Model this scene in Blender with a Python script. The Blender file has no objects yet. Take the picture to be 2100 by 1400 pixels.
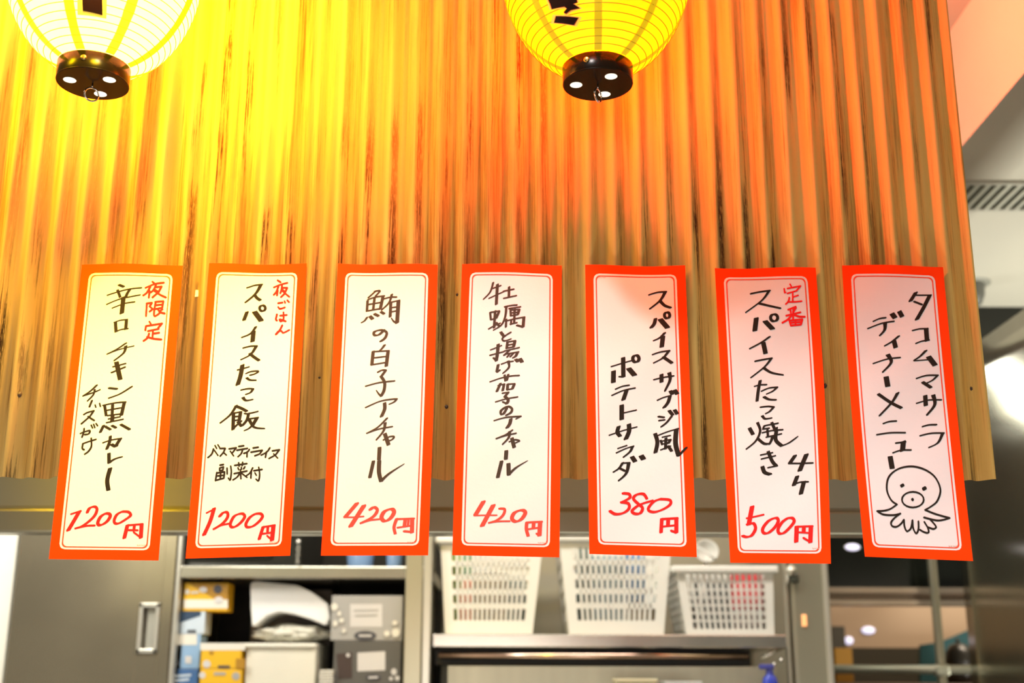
import bpy, bmesh, math, random
from mathutils import Vector, Matrix, noise as mnoise

# ------------------------------------------------------------------ camera
SC = bpy.context.scene
COL = SC.collection
F = 2500.0                       # focal length in pixels of the 2100 px wide frame
CAM = Vector((0.0, -1.6, 1.5))
PITCH = math.radians(15.4)
ROLL = math.radians(0.19)
cd = bpy.data.cameras.new('camera')
cam = bpy.data.objects.new('camera', cd)
COL.objects.link(cam)
RM = Matrix.Rotation(math.pi / 2 + PITCH, 3, 'X') @ Matrix.Rotation(ROLL, 3, 'Z')
cam.matrix_world = Matrix.Translation(CAM) @ RM.to_4x4()
cd.sensor_width = 36.0
cd.lens = F / 2100.0 * 36.0
cd.clip_start = 0.05
cd.dof.use_dof = True
cd.dof.focus_distance = 1.60
cd.dof.aperture_fstop = 3.9
SC.camera = cam

# ------------------------------------------------------------------ world, lights, exposure
SC.view_settings.view_transform = 'Standard'
SC.view_settings.look = 'None'
SC.view_settings.gamma = 1.0
SC.view_settings.use_curve_mapping = False
SC.view_settings.exposure = 0.0
W = bpy.data.worlds.new('hall')
SC.world = W
W.use_nodes = True
W.node_tree.nodes['Background'].inputs[0].default_value = (1.0, 0.93, 0.80, 1)
W.node_tree.nodes['Background'].inputs[1].default_value = 0.13


def light(name, kind, loc, energy, color, size=0.1, target=None, size_y=None, spot=None, blend=0.5):
    l = bpy.data.lights.new(name, kind)
    l.energy = energy
    l.color = color
    if kind == 'AREA':
        l.size = size
        if size_y:
            l.shape = 'RECTANGLE'
            l.size_y = size_y
    else:
        l.shadow_soft_size = size
    if kind == 'SPOT':
        l.spot_size = math.radians(spot or 60)
        l.spot_blend = blend
    o = bpy.data.objects.new(name, l)
    COL.objects.link(o)
    o.location = loc
    if target is not None:
        d = Vector(target) - Vector(loc)
        o.rotation_euler = d.to_track_quat('-Z', 'Y').to_euler()
    return o


# white downlights in the hall ceiling just in front of the counter; their cones start below the top of the panel
light('hall_downlight', 'SPOT', (-0.18, -0.85, 2.80), 80.0, (1.0, 0.92, 0.88), 0.04, (-0.18, -0.80, 0.0), spot=106, blend=0.40)
light('hall_downlight', 'SPOT', (0.85, -0.62, 2.68), 25.0, (1.0, 0.92, 0.87), 0.04, (0.83, -0.58, 0.0), spot=98, blend=0.45)
light('hall_soft_light', 'AREA', (-0.2, -2.9, 1.6), 16.0, (1.0, 0.92, 0.87), 1.0, (0.0, 0.0, 1.7))
# unseen yellow spots added to widen the glow; red lamp in the ceiling recess
light('yellow_fill_spot', 'SPOT', (-0.27, -0.85, 2.70), 210.0, (1.0, 0.62, 0.0), 0.16, (-0.60, 0.0, 2.24), spot=60, blend=0.85)
light('yellow_fill_spot', 'SPOT', (-1.15, -0.60, 2.72), 170.0, (1.0, 0.62, 0.0), 0.16, (-0.62, 0.0, 2.26), spot=50, blend=0.8)
light('red_recess_lamp', 'SPOT', (0.40, 0.55, 2.84), 60.0, (1.0, 0.20, 0.09), 0.03, (1.05, 0.80, 2.96), spot=110, blend=0.6)
light('beam_fill_light', 'AREA', (0.0, -0.25, 1.25), 3.2, (1.0, 0.97, 0.85), 2.2, (0.0, 0.5, 1.80), size_y=0.12)  # unseen fill added below the view to brighten the beam
light('kitchen_light', 'AREA', (0.0, 1.0, 2.62), 24.0, (1.0, 0.97, 0.86), 2.0, (0.0, 1.3, 0.0), size_y=0.25)
light('left_fill_light', 'AREA', (-1.15, 0.75, 2.3), 14.0, (1.0, 0.97, 0.88), 0.4, (-1.6, 1.6, 1.5))  # unseen fill added to brighten the white wall at far left
light('far_room_light', 'AREA', (2.0, 2.6, 2.5), 20.0, (1.0, 0.82, 0.62), 0.6, (1.6, 3.0, 1.5))
light('ceiling_fill_light', 'AREA', (2.3, 1.6, 1.2), 40.0, (1.0, 0.96, 0.84), 0.5, (1.9, 1.6, 2.7))  # upward fill added out of view to brighten the lower ceiling


# ------------------------------------------------------------------ helpers
def at(px, py, Y):
    d = RM @ Vector(((px - 1050.0) / F, (700.0 - py) / F, -1.0))
    t = (Y - CAM.y) / d.y
    return CAM + d * t


MATS = {}


def mat(name, col, rough=0.5, metal=0.0, emit=0.0, vary=0.06, scale=14.0, bump=0.0, bscale=60.0, stretch=None, coat=0.0, ecol=None, rvary=0.0):
    if name in MATS:
        return MATS[name]
    m = bpy.data.materials.new(name)
    m.use_nodes = True
    nt = m.node_tree
    b = nt.nodes['Principled BSDF']
    b.inputs['Roughness'].default_value = rough
    b.inputs['Metallic'].default_value = metal
    b.inputs['Coat Weight'].default_value = coat
    tc = nt.nodes.new('ShaderNodeTexCoord')
    src = tc.outputs['Object']
    if stretch:
        mp = nt.nodes.new('ShaderNodeMapping')
        mp.inputs['Scale'].default_value = stretch
        nt.links.new(src, mp.inputs['Vector'])
        src = mp.outputs['Vector']
    nz = nt.nodes.new('ShaderNodeTexNoise')
    nz.inputs['Scale'].default_value = scale
    nz.inputs['Detail'].default_value = 4
    nt.links.new(src, nz.inputs['Vector'])
    mx = nt.nodes.new('ShaderNodeMix')
    mx.data_type = 'RGBA'
    mx.inputs['A'].default_value = tuple(c * (1 - vary) for c in col) + (1,)
    mx.inputs['B'].default_value = tuple(min(1, c * (1 + vary)) for c in col) + (1,)
    nt.links.new(nz.outputs['Fac'], mx.inputs['Factor'])
    nt.links.new(mx.outputs['Result'], b.inputs['Base Color'])
    if rvary:
        mr = nt.nodes.new('ShaderNodeMapRange')
        mr.inputs['To Min'].default_value = max(0.02, rough - rvary)
        mr.inputs['To Max'].default_value = rough + rvary
        nt.links.new(nz.outputs['Fac'], mr.inputs['Value'])
        nt.links.new(mr.outputs['Result'], b.inputs['Roughness'])
    if emit:
        b.inputs['Emission Color'].default_value = tuple(ecol or col) + (1,)
        b.inputs['Emission Strength'].default_value = emit
    if bump:
        n2 = nt.nodes.new('ShaderNodeTexNoise')
        n2.inputs['Scale'].default_value = bscale
        n2.inputs['Detail'].default_value = 3
        nt.links.new(src, n2.inputs['Vector'])
        bp = nt.nodes.new('ShaderNodeBump')
        bp.inputs['Strength'].default_value = bump
        bp.inputs['Distance'].default_value = 0.01
        nt.links.new(n2.outputs['Fac'], bp.inputs['Height'])
        nt.links.new(bp.outputs['Normal'], b.inputs['Normal'])
    MATS[name] = m
    return m


def obj(name, me, m, parent=None, smooth=False, kind=None):
    if isinstance(me, bmesh.types.BMesh):
        bm = me
        me = bpy.data.meshes.new(name)
        bm.normal_update()
        bm.to_mesh(me)
        bm.free()
    if smooth:
        me.shade_smooth()
    o = bpy.data.objects.new(name, me)
    if m is not None and not me.materials:
        me.materials.append(m)
    COL.objects.link(o)
    if parent is not None:
        o.parent = parent
    if kind:
        o['kind'] = kind
    return o


def tag(o, label, cat, group=None):
    o['label'] = label
    o['category'] = cat
    if group:
        o['group'] = group
    return o


def thing(name, loc, label, cat, group=None, rz=0.0):
    o = bpy.data.objects.new(name, None)
    o.empty_display_size = 0.05
    COL.objects.link(o)
    o.location = loc
    o.rotation_euler = (0, 0, rz)
    return tag(o, label, cat, group)


def bx(bm, c, s, bev=0.0, taper=None):
    """box with centre c and size s; taper=(tx,ty) scales the bottom face"""
    vs = []
    for z in (-.5, .5):
        for x, y in ((-.5, -.5), (.5, -.5), (.5, .5), (-.5, .5)):
            k = taper if (taper and z < 0) else (1, 1)
            vs.append(bm.verts.new((c[0] + x * s[0] * k[0], c[1] + y * s[1] * k[1], c[2] + z * s[2])))
    fs = [(3, 2, 1, 0), (4, 5, 6, 7), (0, 1, 5, 4), (1, 2, 6, 5), (2, 3, 7, 6), (3, 0, 4, 7)]
    faces = [bm.faces.new([vs[i] for i in f]) for f in fs]
    if bev:
        es = list({e for f in faces for e in f.edges})
        bmesh.ops.bevel(bm, geom=es, offset=bev, segments=2, affect='EDGES', profile=0.5)


def cyl(bm, p0, p1, r0, r1=None, n=24, cap=True):
    p0, p1 = Vector(p0), Vector(p1)
    r1 = r0 if r1 is None else r1
    q = (p1 - p0).to_track_quat('Z', 'Y')
    a, b = [], []
    for i in range(n):
        t = 2 * math.pi * i / n
        v = q @ Vector((math.cos(t), math.sin(t), 0))
        a.append(bm.verts.new(p0 + v * r0))
        b.append(bm.verts.new(p1 + v * r1))
    for i in range(n):
        j = (i + 1) % n
        bm.faces.new((a[i], a[j], b[j], b[i]))
    if cap:
        bm.faces.new(a[::-1])
        bm.faces.new(b)


def lathe(bm, prof, n=48, c=(0, 0, 0)):
    rings = []
    for r, z in prof:
        rings.append([bm.verts.new((c[0] + r * math.cos(2 * math.pi * i / n), c[1] + r * math.sin(2 * math.pi * i / n), c[2] + z)) for i in range(n)])
    for a, b in zip(rings, rings[1:]):
        for i in range(n):
            j = (i + 1) % n
            bm.faces.new((a[i], a[j], b[j], b[i]))


def torus(bm, c, R, r, axis='Z', n=32, m=8, squash=1.0):
    vs = []
    for i in range(n):
        t = 2 * math.pi * i / n
        row = []
        for j in range(m):
            s = 2 * math.pi * j / m
            a, b_, h = (R + r * math.cos(s)) * math.cos(t), (R + r * math.cos(s)) * math.sin(t) * squash, r * math.sin(s)
            if axis == 'Z':
                p = (a, b_, h)
            elif axis == 'Y':
                p = (a, h, b_)
            else:
                p = (h, a, b_)
            row.append(bm.verts.new(Vector(c) + Vector(p)))
        vs.append(row)
    for i in range(n):
        for j in range(m):
            bm.faces.new((vs[i][j], vs[(i + 1) % n][j], vs[(i + 1) % n][(j + 1) % m], vs[i][(j + 1) % m]))


def prism(bm, pts, y0, y1):
    """polygon pts (x,z) extruded from y0 to y1"""
    a = [bm.verts.new((x, y0, z)) for x, z in pts]
    b = [bm.verts.new((x, y1, z)) for x, z in pts]
    bm.faces.new(a)
    bm.faces.new(b[::-1])
    n = len(pts)
    for i in range(n):
        j = (i + 1) % n
        bm.faces.new((a[j], a[i], b[i], b[j]))
    bmesh.ops.recalc_face_normals(bm, faces=bm.faces)


STEEL = mat('brushed_steel', (0.50, 0.47, 0.38), 0.28, 0.92, vary=0.10, scale=6, stretch=(1, 1, 14), rvary=0.08)
STEEL_DULL = mat('dull_steel', (0.42, 0.39, 0.31), 0.42, 0.7, vary=0.10, scale=5, rvary=0.08)
STEEL_PALE = mat('pale_steel', (0.62, 0.60, 0.52), 0.30, 0.6, vary=0.08, scale=5)
CHROME = mat('chrome', (0.80, 0.78, 0.74), 0.12, 1.0, vary=0.03)
BLACK = mat('matte_black', (0.012, 0.011, 0.009), 0.6, vary=0.3)
WHITE_PLASTIC = mat('white_plastic', (0.80, 0.80, 0.75), 0.4, vary=0.03)

# ------------------------------------------------------------------ setting
def slab(name, x0, x1, y0, y1, z0, z1, m, parent=None):
    bm = bmesh.new()
    bx(bm, ((x0 + x1) / 2, (y0 + y1) / 2, (z0 + z1) / 2), (x1 - x0, y1 - y0, z1 - z0))
    o = obj(name, bm, m, parent)
    o['kind'] = 'structure'
    return o


CEIL = mat('ceiling_paint', (0.56, 0.54, 0.45), 0.85, vary=0.04, scale=3, bump=0.05, bscale=200)
slab('floor', -2.6, 3.4, -3.2, 4.6, -0.05, 0.0, mat('floor_tile', (0.22, 0.20, 0.17), 0.5, vary=0.15))
# the raised recess over the counter, and the lower ceiling to its right and behind
slab('ceiling', -2.6, 1.05, -3.2, 2.55, 3.00, 3.06, CEIL)
ceil_low = slab('ceiling_lower', 1.05, 3.4, -3.2, 4.6, 2.70, 3.06, CEIL)
slab('ceiling_rear', -2.6, 1.05, 2.55, 4.6, 2.70, 3.06, CEIL)
slab('wall_left', -2.6, -2.5, -0.1, 4.6, 0.0, 3.00, mat('wall_white', (0.72, 0.70, 0.62), 0.7))
slab('wall_rear', -2.5, 3.4, 4.5, 4.6, 0.0, 2.7, mat('wall_grey', (0.40, 0.38, 0.32), 0.7))
# tall stainless partition on the right with a slightly buckled skin
bm = bmesh.new()
NX, NZ = 30, 24
g = [[None] * (NZ + 1) for _ in range(NX + 1)]
for i in range(NX + 1):
    for j in range(NZ + 1):
        y = 0.15 + 1.95 * i / NX
        z = 0.0 + 2.44 * j / NZ
        x = 1.335 + 0.012 * math.sin(y * 2.3 + z * 1.7) + 0.003 * math.sin(z * 5.0 - y * 3.0)
        g[i][j] = bm.verts.new((x, y, z))
for i in range(NX):
    for j in range(NZ):
        bm.faces.new((g[i][j], g[i][j + 1], g[i + 1][j + 1], g[i + 1][j]))
r_ = bmesh.ops.extrude_face_region(bm, geom=bm.faces[:])
bmesh.ops.translate(bm, verts=[v for v in r_['geom'] if isinstance(v, bmesh.types.BMVert)], vec=(0.03, 0, 0))
bmesh.ops.recalc_face_normals(bm, faces=bm.faces)
o = obj('wall_right', bm, mat('buckled_steel', (0.40, 0.38, 0.28), 0.17, 0.9, vary=0.12, scale=3, rvary=0.03), smooth=True)
o['kind'] = 'structure'

# ceiling air vent (slats run away from the camera)
vt = thing('ceiling_vent', (1.42, 1.32, 2.70), 'grey slatted air vent set in the ceiling right of the corrugated panel', 'vent')
bm = bmesh.new()
bx(bm, (0, 0, -0.001), (0.80, 0.17, 0.002))
obj('backing', bm, mat('vent_dark', (0.06, 0.065, 0.045), 0.8), vt)
bm = bmesh.new()
for y in (-0.088, 0.088):
    bx(bm, (0, y, -0.004), (0.82, 0.012, 0.010))
for x in (-0.405, 0.405):
    bx(bm, (x, 0, -0.004), (0.012, 0.188, 0.010))
obj('frame', bm, mat('vent_frame', (0.46, 0.45, 0.38), 0.6), vt)
sm = None
vslat = mat('vent_slat', (0.42, 0.42, 0.34), 0.6)
for i in range(30):
    if sm is None:
        bm = bmesh.new()
        bx(bm, (0, 0, 0), (0.012, 0.165, 0.006))
        s0 = obj('slat', bm, vslat, vt)
        sm = s0.data
    else:
        s0 = bpy.data.objects.new('slat', sm)
        COL.objects.link(s0)
        s0.parent = vt
    s0.location = (-0.385 + i * 0.0265, 0, -0.006)
# small ceiling sensor
cs = thing('ceiling_speaker', (1.44, 2.05, 2.70), 'small dark round speaker on the ceiling beside the panel edge', 'speaker')
bm = bmesh.new()
lathe(bm, [(0.0, -0.075), (0.03, -0.07), (0.042, -0.04), (0.045, 0.0)], 24)
obj('housing', bm, mat('sensor_grey', (0.13, 0.13, 0.11), 0.5), cs, True)
bm = bmesh.new()
lathe(bm, [(0.045, -0.006), (0.062, -0.005), (0.064, 0.0)], 24)
obj('flange', bm, mat('sensor_flange', (0.30, 0.30, 0.25), 0.5), cs, True)

# unseen fluorescent fixture added on the kitchen ceiling for reflections in the steel
fx = thing('added_ceiling_light', (0.25, 1.75, 3.00), 'unseen long fluorescent light added over the kitchen shelves for reflections', 'ceiling light')
bm = bmesh.new()
bx(bm, (0, 0, -0.03), (1.3, 0.14, 0.06), 0.006)
obj('housing', bm, WHITE_PLASTIC, fx)
for k in (-0.035, 0.035):
    bm = bmesh.new()
    cyl(bm, (-0.62, k, -0.08), (0.62, k, -0.08), 0.016, n=16)
    obj('tube', bm, mat('tube_glow', (1, 1, 0.92), 0.5, emit=9.0), fx, True)

# ------------------------------------------------------------------ stainless beam under the panel
bt = at(400, 1094, 0.5).z
BEAMX0, BEAMX1 = -1.35, at(1940, 1040, 0.5).x
beam = thing('steel_beam', ((BEAMX0 + BEAMX1) / 2, 0.5, bt), 'stainless steel beam running behind the lower edge of the corrugated panel', 'beam')
L_ = BEAMX1 - BEAMX0
bm = bmesh.new()
bx(bm, (0, 0.02, 0.19), (L_, 0.04, 0.30), 0.002)
obj('fascia', bm, mat('beam_steel', (0.52, 0.52, 0.41), 0.20, 0.35, vary=0.15, scale=2.5, rvary=0.06, bump=0.06, bscale=5), beam)
bm = bmesh.new()
bx(bm, (0, 0.012, 0.020), (L_, 0.050, 0.040), 0.004)
obj('bottom_rail', bm, mat('beam_rail', (0.44, 0.43, 0.33), 0.25, 0.4, vary=0.1, scale=3), beam)
for k in (-L_ / 2 + 0.05, L_ / 2 - 0.05):
    bm = bmesh.new()
    cyl(bm, (k, 0.02, 0.33), (k, 0.02, 3.00 - bt), 0.012, n=12)
    obj('hanger_rod', bm, STEEL, beam, True)
tapem = mat('masking_paper', (0.22, 0.21, 0.16), 0.7)

# ------------------------------------------------------------------ corrugated panel
PITCHX = 0.0353
AMP = 0.0080
CREST = 0.6015
PX0, PX1 = CREST - 41 * PITCHX, CREST + PITCHX
ZB = at(1050, 982, 0).z
ZT = 2.96  # carried up out of view to keep red light out of the kitchen


def corr(x):
    return -AMP * math.cos(2 * math.pi * (x - CREST) / PITCHX)


PM = bpy.data.materials.new('rusty_corrugated_sheet')
PM.use_nodes = True
nt = PM.node_tree
N = nt.nodes
LK = nt.links
bsdf = N['Principled BSDF']
bsdf.inputs['Roughness'].default_value = 0.62
bsdf.inputs['Specular IOR Level'].default_value = 0.25
tc = N.new('ShaderNodeTexCoord')
sep = N.new('ShaderNodeSeparateXYZ')
LK.new(tc.outputs['Object'], sep.inputs[0])


def math_(op, a, b=None, c=None):
    n = N.new('ShaderNodeMath')
    n.operation = op
    for i, v in enumerate((a, b, c)):
        if v is None:
            continue
        if hasattr(v, 'links') or hasattr(v, 'is_linked'):
            LK.new(v, n.inputs[i])
        else:
            n.inputs[i].default_value = v
    return n.outputs[0]


def noise_(sx, sz, detail=4, off=0.0, rough=0.6):
    mp = N.new('ShaderNodeMapping')
    mp.inputs['Scale'].default_value = (sx, 0.0, sz)
    mp.inputs['Location'].default_value = (off, 0, off * 0.7)
    LK.new(tc.outputs['Object'], mp.inputs['Vector'])
    n = N.new('ShaderNodeTexNoise')
    n.inputs['Scale'].default_value = 1.0
    n.inputs['Detail'].default_value = detail
    n.inputs['Roughness'].default_value = rough
    LK.new(mp.outputs['Vector'], n.inputs['Vector'])
    return n.outputs['Fac']


def ramp_(v, lo, hi):
    n = N.new('ShaderNodeMapRange')
    n.interpolation_type = 'SMOOTHSTEP'
    n.inputs['From Min'].default_value = lo
    n.inputs['From Max'].default_value = hi
    LK.new(v, n.inputs['Value'])
    return n.outputs['Result']


def mixc(fac, a, b):
    n = N.new('ShaderNodeMix')
    n.data_type = 'RGBA'
    LK.new(fac, n.inputs['Factor'])
    for k, v in (('A', a), ('B', b)):
        if isinstance(v, tuple):
            n.inputs[k].default_value = v + (1,)
        else:
            LK.new(v, n.inputs[k])
    return n.outputs['Result']


# position across one corrugation, 0..1 measured from the crest
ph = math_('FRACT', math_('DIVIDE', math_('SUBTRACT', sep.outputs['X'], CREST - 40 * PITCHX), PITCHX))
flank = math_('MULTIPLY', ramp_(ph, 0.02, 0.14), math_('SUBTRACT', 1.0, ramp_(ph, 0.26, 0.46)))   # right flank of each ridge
wide = noise_(22.0, 1.3, 3, 3.1)
fine = noise_(420.0, 7.0, 5, 1.7, 0.7)
grain = noise_(1500.0, 60.0, 3, 5.2, 0.7)
long_ = noise_(9.0, 2.6, 2, 8.8)
base = mixc(ramp_(wide, 0.3, 0.7), (0.88, 0.58, 0.18), (0.83, 0.46, 0.10))
s1 = math_('MULTIPLY', ramp_(math_('ADD', math_('MULTIPLY', wide, 0.55), math_('MULTIPLY', fine, 0.6)), 0.57, 0.73), 0.65)
c1 = mixc(s1, base, (0.36, 0.13, 0.03))
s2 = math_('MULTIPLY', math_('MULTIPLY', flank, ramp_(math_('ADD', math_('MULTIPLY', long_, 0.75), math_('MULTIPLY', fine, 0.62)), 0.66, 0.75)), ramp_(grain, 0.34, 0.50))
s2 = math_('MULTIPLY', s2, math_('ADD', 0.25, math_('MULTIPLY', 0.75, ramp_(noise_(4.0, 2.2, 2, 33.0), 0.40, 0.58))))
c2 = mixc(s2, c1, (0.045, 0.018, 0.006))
s3 = math_('MULTIPLY', ramp_(math_('ADD', math_('MULTIPLY', noise_(30.0, 1.8, 3, 12.0), 0.6), math_('MULTIPLY', noise_(260.0, 4.0, 3, 21.0), 0.5)), 0.68, 0.76), 0.75)
c3 = mixc(s3, c2, (0.20, 0.05, 0.012))
LK.new(c3, bsdf.inputs['Base Color'])
bp = N.new('ShaderNodeBump')
bp.inputs['Strength'].default_value = 0.25
bp.inputs['Distance'].default_value = 0.0015
LK.new(fine, bp.inputs['Height'])
LK.new(bp.outputs['Normal'], bsdf.inputs['Normal'])

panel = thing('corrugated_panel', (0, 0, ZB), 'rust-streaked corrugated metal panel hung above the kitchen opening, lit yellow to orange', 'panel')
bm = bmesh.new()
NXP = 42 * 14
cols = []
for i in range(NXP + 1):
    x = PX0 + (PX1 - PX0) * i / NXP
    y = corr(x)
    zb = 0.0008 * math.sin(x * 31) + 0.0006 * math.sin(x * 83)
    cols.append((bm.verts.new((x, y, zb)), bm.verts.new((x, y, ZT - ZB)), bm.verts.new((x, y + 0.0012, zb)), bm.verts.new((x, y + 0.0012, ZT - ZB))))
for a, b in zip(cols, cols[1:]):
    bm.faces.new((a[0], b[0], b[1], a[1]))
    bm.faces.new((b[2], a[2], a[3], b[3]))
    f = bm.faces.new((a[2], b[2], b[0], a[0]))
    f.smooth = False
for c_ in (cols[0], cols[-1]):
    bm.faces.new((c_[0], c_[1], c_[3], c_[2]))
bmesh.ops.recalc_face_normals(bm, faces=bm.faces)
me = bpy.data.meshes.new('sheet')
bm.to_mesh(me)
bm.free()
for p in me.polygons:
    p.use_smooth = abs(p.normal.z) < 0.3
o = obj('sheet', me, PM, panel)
# timber rail and hangers that carry the sheet (above and behind the view)
bm = bmesh.new()
bx(bm, ((PX0 + PX1) / 2, 0.031, 0.60), (PX1 - PX0 - 0.06, 0.04, 0.04))
obj('batten', bm, mat('batten_wood', (0.30, 0.17, 0.08), 0.7), panel)
for k in (-0.75, 0.0, 0.55):
    bm = bmesh.new()
    cyl(bm, (k, 0.03, 0.60), (k, 0.03, 3.00 - ZB), 0.008, n=10)
    obj('hanger_rod', bm, STEEL, panel, True)
# screws seen on the sheet
screwm = mat('rusty_screw', (0.05, 0.03, 0.02), 0.5, 0.3)
for px, py, r in ((38, 808, 0.0036), (1997, 797, 0.0038), (1692, 791, 0.0026), (938, 604, 0.0016), (915, 834, 0.0022), (655, 774, 0.0012)):
    p = at(px, py, -0.004)
    y = corr(p.x)
    p = at(px, py, y)
    bm = bmesh.new()
    lathe(bm, [(r * 1.35, 0.0), (r * 1.3, 0.0006), (r, 0.0008), (r * 0.9, 0.0016), (0.0002, 0.002)], 14)
    bmesh.ops.rotate(bm, verts=bm.verts, cent=(0, 0, 0), matrix=Matrix.Rotation(math.pi / 2, 3, 'X'))
    o = obj('screw', bm, screwm, panel, True)
    o.location = (p.x, y, p.z - ZB)
# white paint chip between the first two strips
p = at(404, 602, corr(at(404, 602, 0).x))
bm = bmesh.new()
prism(bm, [(-0.0022, -0.005), (0.0024, -0.0045), (0.002, 0.0045), (-0.0018, 0.005)], -0.0008, 0.0006)
o = obj('tape_scrap', bm, mat('tape_white', (0.8, 0.76, 0.62), 0.6), panel)
o.location = (p.x, p.y - 0.001, p.z - ZB)
o['label'] = 'scrap of white tape left on the sheet'

# ------------------------------------------------------------------ lanterns
RB, HB, RC = 0.1235, 0.170, 0.0435      # body radius, half height of the full curve, cap radius
EXP = 2.15


def body_r(h):
    """radius at height h above the lower cap"""
    a = abs(h - HC) / HB
    return RB * max(0.0, 1 - a ** EXP) ** (1 / EXP)


HC = HB * (1 - (RC / RB) ** EXP) ** (1 / EXP)
BODY_H = 2 * HC


def paper_mat(name, ecol, es, base, tint, ts):
    m = bpy.data.materials.new(name)
    m.use_nodes = True
    nt = m.node_tree
    b = nt.nodes['Principled BSDF']
    out = nt.nodes['Material Output']
    b.inputs['Base Color'].default_value = base + (1,)
    b.inputs['Roughness'].default_value = 0.45
    nz = nt.nodes.new('ShaderNodeTexNoise')
    nz.inputs['Scale'].default_value = 60
    tc = nt.nodes.new('ShaderNodeTexCoord')
    nt.links.new(tc.outputs['Object'], nz.inputs['Vector'])
    mr = nt.nodes.new('ShaderNodeMapRange')
    mr.inputs['To Min'].default_value = es * 0.96
    mr.inputs['To Max'].default_value = es * 1.04
    nt.links.new(nz.outputs['Fac'], mr.inputs['Value'])
    b.inputs['Emission Color'].default_value = ecol + (1,)
    nt.links.new(mr.outputs['Result'], b.inputs['Emission Strength'])
    if ts > 0:
        rf = nt.nodes.new('ShaderNodeBsdfTransparent')
        rf.inputs['Color'].default_value = tint + (1,)
        mx = nt.nodes.new('ShaderNodeMixShader')
        mx.inputs[0].default_value = ts
        nt.links.new(b.outputs[0], mx.inputs[1])
        nt.links.new(rf.outputs[0], mx.inputs[2])
        nt.links.new(mx.outputs[0], out.inputs['Surface'])
    return m


LACQ = mat('black_lacquer', (0.007, 0.005, 0.003), 0.24, vary=0.3, coat=0.0)
LACQ.node_tree.nodes['Principled BSDF'].inputs['Specular IOR Level'].default_value = 0.12
GOLD = mat('brass', (0.75, 0.50, 0.16), 0.25, 1.0)


def hull(pts):
    pts = sorted(set((round(a, 5), round(b, 5)) for a, b in pts))
    if len(pts) < 3:
        return pts

    def half(ps):
        h = []
        for p in ps:
            while len(h) > 1 and (h[-1][0] - h[-2][0]) * (p[1] - h[-2][1]) - (h[-1][1] - h[-2][1]) * (p[0] - h[-2][0]) <= 0:
                h.pop()
            h.append(p)
        return h
    a, b = half(pts), half(pts[::-1])
    return a[:-1] + b[:-1]


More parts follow.
